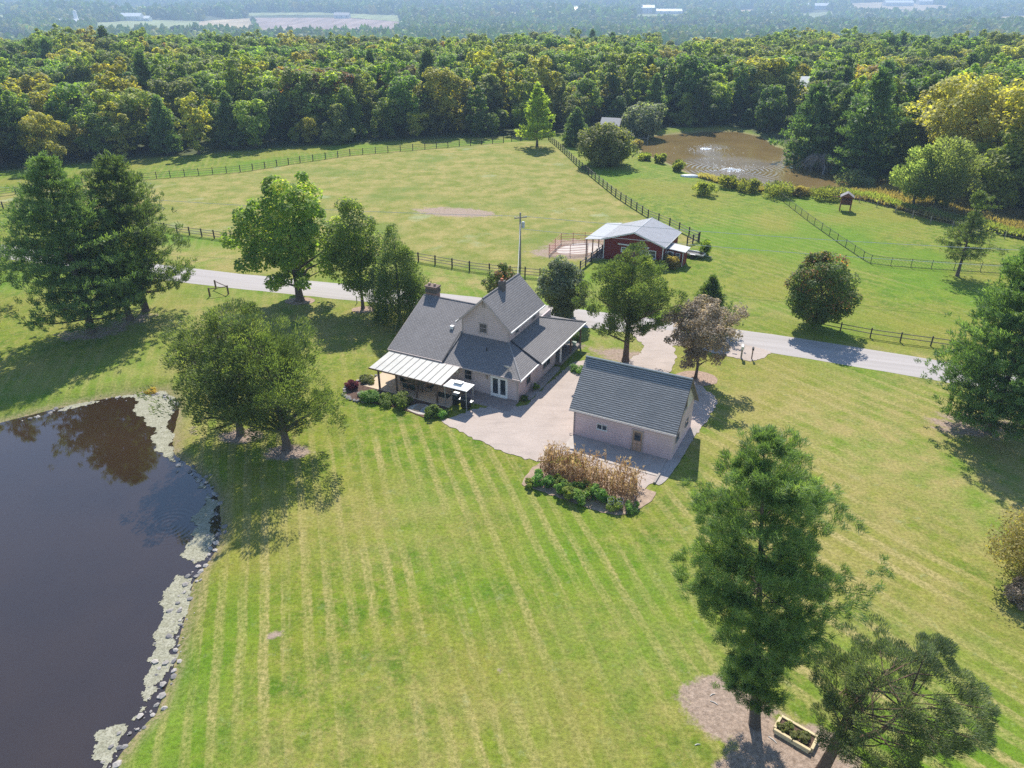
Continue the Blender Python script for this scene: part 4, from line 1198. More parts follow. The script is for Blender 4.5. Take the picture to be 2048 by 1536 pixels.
fence('chain_link_fence', [(1557, 396), (1614, 441), (1674, 484), (1726, 519), (1741, 527), (1781, 532), (1862, 538), (1907, 541), (1960, 544), (2060, 551)], 3.0, (1.19, 0.05), 1.28, 'dark chain link fence around the lawn with the playhouse', mat_plain('dark_green_pipe', (0.05, 0.055, 0.05), 0.5, 0.4), 0.07, 0.045, 0.045, 8, (0.06, 1.18))
fence('wire_fence', [(1560, 395), (1640, 396), (1718, 405), (1790, 425), (1860, 447), (1950, 466), (2070, 490)], 4.5, (1.1, 0.6), 1.2, 'overgrown wire fence between the playhouse lawn and the weeds', M_GREYWOOD, 0.1, 0.02, 0.02, 9)
# red pipe pen
pen = fence('pipe_pen', [(1098, 510), (1122, 487), (1170, 485), (1210, 487)], 2.4, (0.35, 0.72, 1.09, 1.5), 1.62, 'red pipe corral panels around the sandy pen beside the barn', M_PENRED, 0.07, 0.05, 0.05, 10, cat='corral')
pen2 = fence('pipe_pen', [(1098, 511), (1140, 511), (1175, 508)], 2.4, (0.35, 0.72, 1.09, 1.5), 1.62, 'red pipe corral panels on the near side of the sandy pen', M_PENRED, 0.07, 0.05, 0.05, 11, cat='corral')

# ------------------------------------------------------------------ street furniture and small things
def P3(px, py):
    x, y = G0(px, py)
    return (x, y, 0.0)
up = empty('utility_pole', P3(1040, 534), math.radians(20))
tag(up, 'weathered wooden utility pole with a crossarm and grey transformer', 'utility pole')
hp = height_to(*G0(1040, 534), 0, 425)
MB().tube([(0, 0, -0.1), (0, 0, hp)], [0.16, 0.11], 10).build('pole', M_GREYWOOD, up)
MB().box(-0.9, 0.9, -0.17, -0.06, hp - 0.75, hp - 0.62).build('crossarm', M_GREYWOOD, up)
for a in (-0.8, -0.35, 0.8):
    MB().lathe([(0.04, 0), (0.06, 0.06), (0.035, 0.12), (0.05, 0.17)], 8, (a, -0.115, hp - 0.62)).build('insulator', M_STEEL, up)
MB().lathe([(0.20, 0), (0.23, 0.06), (0.23, 0.75), (0.15, 0.86)], 12, (0.40, -0.05, hp - 2.15)).build('transformer', mat_plain('transformer_grey', (0.50, 0.52, 0.54), 0.45, 0.5), up)
px_, py_ = G0(1040, 534)
def wire(name, a, b, sag, label):
    pts = []
    for i in range(25):
        t = i / 24
        p = Vector(a).lerp(Vector(b), t); p.z -= sag * 4 * t * (1 - t)
        pts.append(p)
    o = MB().tube(pts, 0.028, 4, False).build(name, mat_plain('pale_wire', (0.55, 0.55, 0.55), 0.5, 0.4), None)
    tag(o, label, 'wire')
wire('power_line', (px_ + 0.3, py_, hp - 0.5), (120, 72, 9.5), 1.6, 'upper overhead power line running right from the utility pole')
wire('power_line', (px_, py_ - 0.2, hp - 2.2), (122, 70, 7.6), 1.6, 'lower overhead cable running right from the utility pole')
wire('power_line', (px_, py_ - 0.1, hp - 1.2), (*H2(-5.0, 9.8), 6.6), 0.6, 'service wire dropping from the utility pole to the farmhouse')
wire('power_line', (px_ - 0.3, py_, hp - 0.5), (-130, 128, 9.5), 1.8, 'overhead power line running left from the utility pole')

def mailbox(name, p, h, bigmat, label, s=1.0):
    e = empty(name, P3(*p), math.radians(-16))
    tag(e, label, 'mailbox')
    MB().box(-0.06 * s, 0.06 * s, -0.06 * s, 0.06 * s, 0, h).build('post', M_GREYWOOD if s > 1 else M_WOOD, e)
    b = MB()
    prof_ = [(-0.11, 0), (0.11, 0), (0.11, 0.14), (0.07, 0.22), (0, 0.25), (-0.07, 0.22), (-0.11, 0.14)]
    prof_ = [(x * s, z * s + h) for x, z in prof_]
    n = len(prof_)
    b.add([(x, -0.28 * s, z) for x, z in prof_] + [(x, 0.26 * s, z) for x, z in prof_], [tuple(range(n)), tuple(range(2 * n - 1, n - 1, -1))] + [(i, i + n, (i + 1) % n + n, (i + 1) % n) for i in range(n)])
    bo = b.build('box', bigmat, e)
    MB().box(0.112 * s, 0.125 * s, -0.1, -0.07, h + 0.1, h + 0.3).build('flag', M_PENRED, bo)
mailbox('mailbox', (1482, 716), 1.15, M_WHITE, 'large white mailbox on a thick wooden post by the road', 1.35)
mailbox('mailbox', (1503, 718), 1.1, M_BLACK, 'small black mailbox on a thin leaning post by the road', 0.9)
# little post-and-rail frame by the road on the left
fr = empty('wooden_frame', P3(438, 588), math.radians(-5))
tag(fr, 'small open frame of wooden posts and rails on the left lawn', 'frame')
fp = [G0(420, 593), G0(457, 588), G0(432, 577)]
o0 = G0(438, 588)
fpl = [Vector((p[0] - o0[0], p[1] - o0[1], 0)) for p in fp]
rz = Matrix.Rotation(math.radians(5), 4, 'Z')
fpl = [rz @ v for v in fpl]
for v in fpl:
    MB().box(v.x - 0.08, v.x + 0.08, v.y - 0.08, v.y + 0.08, 0, 1.15).build('post', M_WOOD, fr)
for i, j in ((0, 1), (1, 2)):
    MB().tube([fpl[i] + Vector((0, 0, 1.0)), fpl[j] + Vector((0, 0, 1.0))], 0.06, 6).build('rail', M_WOOD, fr)
# white marker post near the road
mp = empty('marker_post', P3(714, 606)); tag(mp, 'grey marker post in the grass between the maple and the slender tree', 'post')
MB().box(-0.05, 0.05, -0.05, 0.05, 0, 1.0).build('post', M_STEEL, mp); MB().box(-0.065, 0.065, -0.065, 0.065, 1.0, 1.04).build('cap', M_WHITE, mp)
# playhouse on stilts
ph_ = empty('playhouse', P3(1689, 421), math.radians(-22))
tag(ph_, 'red wooden playhouse on stilts with a grey gable roof and side beams', 'playhouse')
for sx_ in (-1, 1):
    for sy_ in (-1, 1):
        box('leg', sx_ * 0.85 - 0.08, sx_ * 0.85 + 0.08, sy_ * 0.7 - 0.08, sy_ * 0.7 + 0.08, 0, 2.6, mat_plain('redwood_stain', (0.20, 0.075, 0.045), 0.75, 0.2, 0.2), ph_)
box('floor', -0.95, 0.95, -0.8, 0.8, 1.15, 1.25, M_WOOD, ph_)
for i in range(7):
    x = -0.66 + i * 0.22
    box('baluster', x - 0.05, x + 0.05, -0.80, -0.76, 1.25, 1.85, MATS['redwood_stain'], ph_)
box('rail', -0.93, 0.93, -0.82, -0.75, 1.85, 1.93, MATS['redwood_stain'], ph_)
box('back_wall', -0.77, 0.77, 0.72, 0.77, 1.25, 2.6, MATS['redwood_stain'], ph_)
for s in (-1, 1):
    box('side_wall', s * 0.87 - 0.03, s * 0.87 + 0.03, -0.6, 0.6, 1.25, 2.0, MATS['redwood_stain'], ph_)
for s in (-1, 1):
    pts = [(s * 1.15, -0.95, 2.5), (s * 1.15, 0.95, 2.5), (s * 0.002, 0.95, 3.25), (s * 0.002, -0.95, 3.25)]
    MB().slab(pts if s > 0 else pts[::-1], 0.06).build('roof_slope', mat_plain('weathered_grey_roof', (0.22, 0.21, 0.22), 0.8, 0.2), ph_)
for b in (-0.82, 0.80):
    MB().add([(-1.0, b, 2.5), (1.0, b, 2.5), (0, b, 3.17), (-1.0, b + 0.03, 2.5), (1.0, b + 0.03, 2.5), (0, b + 0.03, 3.17)], [(0, 1, 2), (5, 4, 3), (0, 3, 4, 1), (1, 4, 5, 2), (2, 5, 3, 0)]).build('gable', MATS['redwood_stain'], ph_)
for s in (-1, 1):
    MB().tube([(s * 0.95, 0.3, 2.25), (s * 2.3, 0.3, 2.25)], 0.07, 6).build('beam', MATS['redwood_stain'], ph_)
# utility trailer by the barn
tr_ = empty('trailer', P3(1388, 514), math.radians(-30))
tag(tr_, 'low white flatbed trailer parked beside the barn shed', 'trailer')
box('bed', -1.5, 1.5, -0.75, 0.75, 0.42, 0.52, M_BLACK, tr_)
for y in (-0.75, 0.70):
    box('side_rail', -1.5, 1.5, y, y + 0.05, 0.52, 0.72, M_WHITE, tr_)
for x in (-1.5, 1.45):
    box('end_rail', x, x + 0.05, -0.70, 0.70, 0.521, 0.70, M_WHITE, tr_)
for s in (-1, 1):
    w_ = MB().tube([(0, s * 0.80, 0.3), (0, s * 0.98, 0.3)], 0.3, 14).build('wheel', M_BLACK, tr_)
    box('fender', -0.42, 0.42, s * 0.9 - 0.12, s * 0.9 + 0.12, 0.62, 0.66, M_WHITE, tr_)
MB().tube([(1.5, 0.0, 0.45), (2.6, 0, 0.40)], 0.05, 6).build('tongue', M_STEEL, tr_)
MB().tube([(2.5, 0, 0), (2.5, 0, 0.5)], 0.04, 6).build('jack', M_STEEL, tr_)
# canoe on the bank
cn = empty('rowing_boat', (*G0(1381, 355), gz1(*G0(1381, 355)) + 0.02), math.radians(-8))
tag(cn, 'white overturned rowing boat on the grass by the muddy pond', 'boat')
m = MB(); ring = []
N_, M_ = 11, 9
for i in range(N_):
    t = i / (N_ - 1) * 2 - 1
    wd = 0.62 * (1 - abs(t) ** 2.4) + 0.04; hg = 0.52 * (1 - 0.35 * abs(t) ** 2)
    for j in range(M_):
        a = math.pi * j / (M_ - 1)
        m.v.append((t * 2.1, wd * math.cos(a), hg * math.sin(a) ** 0.8))
for i in range(N_ - 1):
    for j in range(M_ - 1):
        m.f.append((i * M_ + j, (i + 1) * M_ + j, (i + 1) * M_ + j + 1, i * M_ + j + 1))
m.build('hull', mat_plain('white_boat_paint', (0.70, 0.70, 0.68), 0.4, 0.5), cn, True)
MB().tube([(-2.1, 0, 0.36), (0, 0, 0.545), (2.1, 0, 0.36)], 0.03, 6).build('keel', M_STEEL, cn)
# dock frame at the far pond
dk = empty('dock', (*G0(1278, 279, WATER2), WATER2), 0)
tag(dk, 'white pipe dock frame at the left end of the muddy pond', 'dock')
box('platform', -2.4, 2.4, -0.6, 0.6, 0.35, 0.45, mat_plain('grey_dock_boards', (0.35, 0.33, 0.31), 0.8, 0.2), dk)
for x in (-2.3, 2.3):
    MB().tube([(x, -0.6, -1.2), (x, -0.6, 2.6)], 0.07, 6).build('pipe', M_WHITE, dk)
for x in (-2.2, 0, 2.2):
    MB().tube([(x, 0.4, -1.2), (x, 0.4, 0.35)], 0.07, 6).build('pile', M_WOOD, dk)
# pond fountains (aerators): foam, plus flat white specks painting the sun glitter around them
for pp, r, lab in ((f1, 1.6, 'larger white bubbling aerator with painted sun glitter in the muddy pond'), (f2, 0.9, 'smaller white bubbling aerator with painted sun glitter in the far part of the muddy pond')):
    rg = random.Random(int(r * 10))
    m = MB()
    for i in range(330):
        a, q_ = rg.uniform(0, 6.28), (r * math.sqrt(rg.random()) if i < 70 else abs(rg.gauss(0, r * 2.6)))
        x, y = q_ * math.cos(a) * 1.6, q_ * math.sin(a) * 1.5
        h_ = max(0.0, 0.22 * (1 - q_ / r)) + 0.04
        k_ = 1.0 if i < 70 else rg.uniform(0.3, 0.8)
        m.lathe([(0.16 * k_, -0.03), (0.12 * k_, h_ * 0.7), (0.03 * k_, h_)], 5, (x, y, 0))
    o = m.build('fountain', mat_plain('white_foam_and_glitter', (0.85, 0.87, 0.88), 0.5, 0.4), None)
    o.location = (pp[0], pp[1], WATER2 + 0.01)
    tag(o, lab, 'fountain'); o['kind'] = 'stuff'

# ------------------------------------------------------------------ foliage
def nrm(a):
    return a / (np.linalg.norm(a, axis=-1, keepdims=True) + 1e-9)
def sphere(rg, n):
    return nrm(rg.normal(size=(n, 3)))
def leaf_mesh(name, c, t, nml, L, W, lv):
    """diamond leaf faces: centres c, long axis t, normal nml"""
    n = len(c)
    t = nrm(t)
    b = nrm(np.cross(nml, t))
    L = np.broadcast_to(np.asarray(L, float), (n,))[:, None]
    W = np.broadcast_to(np.asarray(W, float), (n,))[:, None]
    v = np.stack([c - t * L / 2, c + b * W / 2 + t * L * 0.08, c + t * L / 2, c - b * W / 2 + t * L * 0.08], 1).reshape(-1, 3)
    me = bpy.data.meshes.new(name)
    me.vertices.add(4 * n); me.vertices.foreach_set('co', v.astype(np.float32).ravel())
    me.loops.add(4 * n); me.loops.foreach_set('vertex_index', np.arange(4 * n, dtype=np.int32))
    me.polygons.add(n); me.polygons.foreach_set('loop_start', np.arange(n, dtype=np.int32) * 4)
    a = me.attributes.new('lv', 'FLOAT', 'FACE'); a.data.foreach_set('value', np.asarray(lv, np.float32))
    me.update(calc_edges=True)
    return me

ENV = {
    'round': lambda t: np.sqrt(np.clip(1 - (2 * t - 0.92) ** 2 * 0.92, 0, 1)),
    'maple': lambda t: np.clip(np.minimum(0.62 + 1.3 * t, 1.0) * np.sqrt(np.clip(1 - np.clip((t - 0.35) / 0.67, 0, 1) ** 2.0, 0, 1)), 0.05, 1),
    'oval': lambda t: np.clip(np.sin(np.pi * np.clip(t * 0.93 + 0.06, 0, 1)) ** 0.75, 0.05, 1),
    'cone': lambda t: np.clip((1 - t) ** 0.85 * 1.02, 0.04, 1) * np.minimum(1, 0.75 + t * 2),
    'bell': lambda t: np.clip((1 - t ** 1.6) ** 0.9, 0.05, 1) * np.minimum(1, 0.6 + t * 3),
    'vase': lambda t: np.clip(0.35 + 0.9 * t, 0, 1) * np.sqrt(np.clip(1 - np.clip((t - 0.55) / 0.47, 0, 1) ** 2, 0, 1)),
    'umbrella': lambda t: np.clip(0.55 + 0.9 * t, 0, 1) * np.sqrt(np.clip(1 - np.clip((t - 0.4) / 0.62, 0, 1) ** 2, 0.02, 1)),
    'column': lambda t: np.clip(np.minimum(0.6 + 2 * t, 1) * (1 - t ** 3) ** 0.6, 0.05, 1),
}
def broad_crown(name, rg, R, z0, z1, env, clumps, per, leaf_l, leaf_w, off=(0, 0), cr=(0.17, 0.28), up=0.75, spray=False, core=0.15, rag=1.0, squash=False):
    """crown of leaf clumps; returns mesh and clump centres"""
    f = ENV[env]
    t = np.linspace(0.01, 0.99, 200)
    w = f(t) ** 1.6 * (t < 0.95) + 0.03 * (t < 0.85)
    tt = rg.choice(t, clumps, p=w / w.sum()) + rg.uniform(-0.003, 0.003, clumps)
    if squash:
        tt = np.where(tt > 0.72, 0.72 + (tt - 0.72) * 0.45, tt)
    th = rg.uniform(0, 2 * np.pi, clumps)
    # uneven outline: lobes vary with direction and height
    lobe = 1 + rag * (0.16 * np.sin(3 * th + 5 * tt + rg.uniform(0, 6)) + 0.10 * np.sin(5 * th - 9 * tt + rg.uniform(0, 6)) + rg.normal(0, 0.07, clumps))
    rr = R * f(tt) * lobe * (core + (1 - core) * rg.random(clumps) ** 0.42)
    crad = R * rg.uniform(cr[0], cr[1], clumps) * (0.75 + 0.5 * f(tt))
    rr = np.maximum(rr - crad * 0.6, 0)
    C = np.stack([rr * np.cos(th) + off[0] * tt, rr * np.sin(th) + off[1] * tt, z0 + (z1 - z0) * tt], 1)
    C[:, 2] = np.clip(C[:, 2], z0 + crad * 0.3, z1 - crad * 0.55)
    n = clumps * per
    ci = np.repeat(np.arange(clumps), per)
    out = nrm(np.stack([np.cos(th), np.sin(th), np.full(clumps, 0.6)], 1))[ci]
    d = nrm(sphere(rg, n) + out * 0.55)
    rad = crad[ci] * (0.35 + 0.72 * rg.random(n) ** 0.5)
    c = C[ci] + d * rad[:, None] * np.array([1, 1, 0.78])
    nm = nrm(d * 0.7 + sphere(rg, n) * 0.75 + np.array([0, 0, up]))
    if spray:
        tng = nrm(out * 0.7 + d * 0.5 + sphere(rg, n) * 0.5 + np.array([0, 0, 0.35]))
    else:
        tng = np.cross(nm, sphere(rg, n))
    s = rg.uniform(0.65, 1.3, n)
    cl = rg.random(clumps)
    lv = np.clip(0.55 * cl[ci] + 0.55 * rg.random(n) - 0.05 + 0.18 * (tt[ci] - 0.5), 0, 1)
    return leaf_mesh(name, c, tng, nm, leaf_l * s, leaf_w * s, lv), C

def limb_mesh(rg, h_trunk, r0, targets, lean=(0, 0), top=None, n=7, wob=0.12):
    m = MB()
    top = top or h_trunk
    pts, rad = [], []
    K = 7
    for i in range(K + 1):
        t = i / K
        z = top * t
        pts.append((lean[0] * t ** 1.4 + (rg.normal() * wob * t if 0 < i < K else 0), lean[1] * t ** 1.4 + (rg.normal() * wob * t if 0 < i < K else 0), z - (0.15 if i == 0 else 0)))
        rad.append(r0 * (1.55 if i == 0 else (1.0 - 0.72 * t)))
    pts.insert(1, (pts[0][0], pts[0][1], min(0.45, top * 0.06))); rad.insert(1, r0 * 1.08)
    m.tube(pts, rad, 9)
    P = np.array(pts)
    for T in targets:
        T = np.array(T)
        zb = min(top * 0.92, max(h_trunk * 0.75, T[2] - np.hypot(T[0], T[1]) * rg.uniform(0.5, 0.95)))
        b = np.array([np.interp(zb, P[:, 2], P[:, k]) for k in range(3)])
        rb = np.interp(zb, P[:, 2], rad) * rg.uniform(0.35, 0.6)
        mid = b + (T - b) * 0.5 + np.array([rg.normal() * 0.2, rg.normal() * 0.2, rg.uniform(-0.05, 0.12) * np.linalg.norm(T - b)])
        m.tube([b, mid, T], [rb, rb * 0.62, max(rb * 0.2, 0.015)], 6, False)
    return m

M_BARK = mat_plain('grey_brown_bark', (0.13, 0.105, 0.085), 0.95, 0.1, 0.35, 5, bump=0.04)
M_BARKR = mat_plain('red_brown_bark', (0.17, 0.115, 0.085), 0.95, 0.1, 0.35, 5, bump=0.04)

def broad_tree(name, base, h, R, cb, env, cls, label, cat, seed, clumps=90, per=130, ll=0.30, lw=0.22, off=(0, 0), r0=None, limbs=14, trunk_top=0.78, cr=(0.20, 0.32), spray=False, group=None, core=0.15, bark=None, lean=(0, 0), rag=1.0):
    rg = np.random.default_rng(seed)
    root = empty(name, base, 0)
    tag(root, label, cat, group)
    me, C = broad_crown('crown', rg, R, h * cb, h, env, clumps, per, ll, lw, off, cr, spray=spray, core=core, rag=rag)
    me.materials.append(leaf(cls))
    link(bpy.data.objects.new('crown', me), root)
    sel = rg.choice(len(C), min(limbs, len(C)), replace=False)
    limb_mesh(rg, max(h * cb, 0.6), r0 or h * 0.026, C[sel], lean=lean, top=h * trunk_top).build('trunk', bark or M_BARK, root, True)
    return root

def conifer(name, base, h, R, cb, cls, label, cat, seed, whorl=0.62, nb=5, tuft=9, needles=9, nl=0.42, nw=0.09, droop=-0.05, upturn=0.25, profile=None, r0=None, gap=0.0, group=None, bark=None, lean=(0, 0), irregular=0.25, tuft_r=0.26, inner=0.25, vert=0.0):
    rg = np.random.default_rng(seed)
    root = empty(name, base, 0)
    tag(root, label, cat, group)
    z, P, D, CL = h * cb, [], [], []
    m = MB()
    r0 = r0 or h * 0.019
    K = 8
    tp = [(lean[0] * (i / K), lean[1] * (i / K), h * 0.985 * i / K - (0.15 if i == 0 else 0)) for i in range(K + 1)]
    m.tube(tp, [r0 * (1.35 if i == 0 else 1 - 0.93 * i / K) + 0.012 for i in range(K + 1)], 9)
    prof = profile or (lambda t: (1 - t) ** 0.8)
    while z < h * 0.985:
        t = (z - h * cb) / (h * (1 - cb))
        k = max(3, int(round(nb + rg.integers(-1, 2))))
        a0 = rg.uniform(0, 6.28)
        for j in range(k):
            if rg.random() < gap:
                continue
            a = a0 + 2 * np.pi * j / k + rg.normal() * 0.25
            Lb = R * prof(t) * (1 + rg.normal() * irregular)
            Lb = max(Lb, 0.25)
            zz_ = z + rg.normal() * whorl * 0.25
            s = np.linspace(0, 1, 5)
            hz = (droop * s + upturn * s ** 2) * Lb + vert * s * Lb
            pts = np.stack([lean[0] * zz_ / h + np.cos(a) * Lb * s, lean[1] * zz_ / h + np.sin(a) * Lb * s, zz_ + hz], 1)
            rb = max(0.012, r0 * 0.30 * (1 - t) * (Lb / R))
            m.tube(pts, [rb, rb * 0.8, rb * 0.6, rb * 0.4, 0.01], 5, False)
            nt = max(2, int(round(tuft * Lb / R * 1.25)) + 1)
            ss = inner + (1 - inner) * rg.random(nt) ** 0.75
            cc = np.stack([np.interp(ss, s, pts[:, q]) for q in range(3)], 1)
            side = rg.normal(size=nt) * Lb * 0.20 * (0.4 + ss)
            cc[:, 0] += -np.sin(a) * side; cc[:, 1] += np.cos(a) * side
            cc[:, 2] += rg.uniform(-0.02, 0.10, nt) * Lb * 0.4
            P.append(cc)
            dd = np.tile([np.cos(a), np.sin(a), 0.35 + upturn], (nt, 1)) + rg.normal(size=(nt, 3)) * 0.3
            D.append(dd)
            CL.append(np.full(nt, rg.random()) * 0.5 + rg.random(nt) * 0.3)
        z += whorl * (0.8 + 0.4 * rg.random()) * (1 - 0.35 * t)
    top = np.array([[lean[0], lean[1], h - 0.25 * i] for i in range(4)])
    P.append(top); D.append(np.tile([0, 0, 1.0], (4, 1))); CL.append(np.full(4, 0.5))
    P, D, CL = np.concatenate(P), nrm(np.concatenate(D)), np.concatenate(CL)
    n = len(P) * needles
    idx = np.repeat(np.arange(len(P)), needles)
    off_ = sphere(rg, n) * (tuft_r * rg.random(n) ** 0.5)[:, None]
    dr_ = nrm(D[idx] * 0.75 + sphere(rg, n) * 0.75 + np.array([0, 0, 0.25]))
    c = P[idx] + off_ + dr_ * nl * 0.3
    s = rg.uniform(0.7, 1.25, n)
    lv = np.clip(CL[idx] + 0.35 * rg.random(n), 0, 1)
    me = leaf_mesh('crown', c, dr_, nrm(sphere(rg, n) + np.array([0, 0, 0.9])), nl * s, nw * s, lv)
    me.materials.append(leaf(cls))
    link(bpy.data.objects.new('crown', me), root)
    m.build('trunk', bark or M_BARK, root, True)
    return root

def base_of(px, py):
    x, y = G0(px, py)
    return (x, y, gz1(x, y))
def hgt(px, py, top):
    x, y = G0(px, py)
    return height_to(x, y, gz1(x, y), top)
def m_per_px(px, py):
    x, y = G0(px, py)
    return depth_of(x, y, 3.0) / F_PX

# white pines on the left lawn
conifer('pine_tree', base_of(185, 664), hgt(185, 664, 312), 6.4, 0.08, 'pine', 'tall dense white pine on the left lawn, nearest the pond', 'tree', 11, 0.72, 7, 24, 20, 0.46, 0.085, 0.02, 0.22, lambda t: (1 - t) ** 0.62 * min(1, 0.72 + 1.2 * t), gap=0.06, tuft_r=0.34)
conifer('pine_tree', base_of(292, 622), hgt(292, 622, 308), 6.1, 0.14, 'pine', 'white pine with long upturned right branches behind the gold topped maple', 'tree', 12, 0.75, 7, 22, 20, 0.46, 0.085, 0.02, 0.30, lambda t: (1 - t) ** 0.65 * min(1, 0.7 + 1.2 * t), gap=0.10, tuft_r=0.34)
conifer('pine_tree', base_of(-32, 622), hgt(-32, 622, 330), 6.2, 0.16, 'pine', 'pine with loose drooping branches cut off by the left edge', 'tree', 13, 0.9, 6, 18, 18, 0.46, 0.08, -0.08, 0.12, lambda t: (1 - t) ** 0.7 * min(1, 0.7 + 1.2 * t), gap=0.18, tuft_r=0.32)
broad_tree('maple_tree', base_of(260, 638), hgt(260, 638, 416), 4.3, 0.16, 'oval', 'maple_gold', 'maple turning gold at the top beside the left pines', 'tree', 14, 110, 170, 0.34, 0.27)
# big maple, slender tree and cedar by the road
broad_tree('maple_tree', base_of(600, 601), hgt(600, 601, 348), 5.7, 0.16, 'maple', 'maple_gold', 'large spreading maple with yellowing leaves by the road', 'tree', 15, 130, 190, 0.38, 0.29, r0=0.46, limbs=30, rag=1.6, cr=(0.13, 0.24), lean=(-0.3, 0), core=0.3)
broad_tree('shade_tree', base_of(726, 617), hgt(726, 617, 388), 3.5, 0.12, 'oval', 'green', 'slender dark green tree between the large maple and the cedar', 'tree', 16, 120, 150, 0.28, 0.16, r0=0.20, off=(-0.5, 0))
broad_tree('cedar_tree', base_of(800, 640), hgt(800, 640, 440), 3.7, 0.0, 'bell', 'cedar', 'dense dark cedar reaching the ground left of the brick chimney', 'tree', 17, 210, 170, 0.26, 0.09, r0=0.2, spray=True, cr=(0.19, 0.30), core=0.45)
# two junipers by the pond
broad_tree('juniper_tree', base_of(575, 898), hgt(575, 898, 640), 5.0, 0.18, 'round', 'cedar', 'spreading juniper with a leaning trunk nearer the house, by the pond', 'tree', 18, 330, 150, 0.26, 0.07, r0=0.34, limbs=44, rag=1.9, spray=True, cr=(0.09, 0.19), lean=(-0.9, 0.5), off=(-2.0, 0.6), core=0.2)
broad_tree('juniper_tree', base_of(482, 868), hgt(482, 868, 608), 4.9, 0.15, 'round', 'cedar', 'juniper with bare grey tips leaning over the pond bank', 'tree', 19, 290, 150, 0.26, 0.07, r0=0.30, limbs=44, rag=2.0, spray=True, cr=(0.09, 0.18), lean=(-0.3, 0), off=(0.1, 0.4), core=0.2)
# behind the house and around the drive
broad_tree('small_tree', base_of(1004, 597), hgt(1004, 597, 528), 2.2, 0.05, 'round', 'maple_red', 'small leafy tree just behind the old chimney of the farmhouse', 'tree', 20, 60, 140, 0.24, 0.16)
broad_tree('pear_tree', base_of(1123, 636), hgt(1123, 636, 515), 2.9, 0.03, 'oval', 'silver', 'round silvery leaved tree behind the right end of the farmhouse', 'tree', 21, 120, 190, 0.26, 0.17, r0=0.14, core=0.3)
broad_tree('cedar_tree', base_of(1251, 722), hgt(1251, 722, 486), 4.2, 0.22, 'oval', 'cedar', 'tall cedar with a bare straight trunk beside the gravel drive', 'tree', 22, 260, 150, 0.27, 0.08, r0=0.32, rag=1.7, spray=True, trunk_top=0.93, cr=(0.10, 0.20), core=0.2, bark=M_BARKR, limbs=24)
broad_tree('ornamental_tree', base_of(1391, 757), hgt(1391, 757, 598), 3.7, 0.20, 'vase', 'bronze', 'bronze leaved ornamental tree beside the garage', 'tree', 23, 150, 110, 0.22, 0.15, r0=0.17, limbs=34, trunk_top=0.5, rag=1.7, cr=(0.11, 0.20), core=0.3)
conifer('spruce_tree', base_of(1412, 668), hgt(1412, 668, 551), 2.9, 0.06, 'cedar', 'narrow pointed spruce behind the bronze ornamental tree', 'tree', 24, 0.30, 8, 14, 14, 0.28, 0.08, -0.1, 0.25, lambda t: (1 - t) ** 0.9, tuft_r=0.2)
broad_tree('maple_tree', base_of(1628, 655), hgt(1628, 655, 503), 3.55, 0.12, 'maple', 'maple_red', 'round maple with reddening leaves across the road', 'tree', 25, 140, 180, 0.27, 0.17, r0=0.20, cr=(0.16, 0.27), core=0.35)
# right side pines
conifer('pine_tree', base_of(1978, 862), hgt(1978, 862, 492), 5.0, 0.05, 'pine', 'large full pine at the right edge beside the road', 'tree', 26, 0.66, 7, 24, 24, 0.40, 0.075, 0.05, 0.25, lambda t: (1 - t) ** 0.45 * min(1, 0.8 + 0.8 * t), gap=0.12, tuft_r=0.30, r0=0.26)
conifer('spruce_tree', base_of(1914, 552), hgt(1914, 552, 384), 2.6, 0.22, 'cedar', 'thin ragged spruce with a bare lower trunk inside the chain link fence', 'tree', 27, 0.42, 6, 11, 12, 0.34, 0.09, -0.15, 0.1, lambda t: 0.55 + 0.45 * math.sin(t * 6.0) if t < 0.85 else (1 - t) * 4, gap=0.25, tuft_r=0.28, r0=0.2, irregular=0.4)
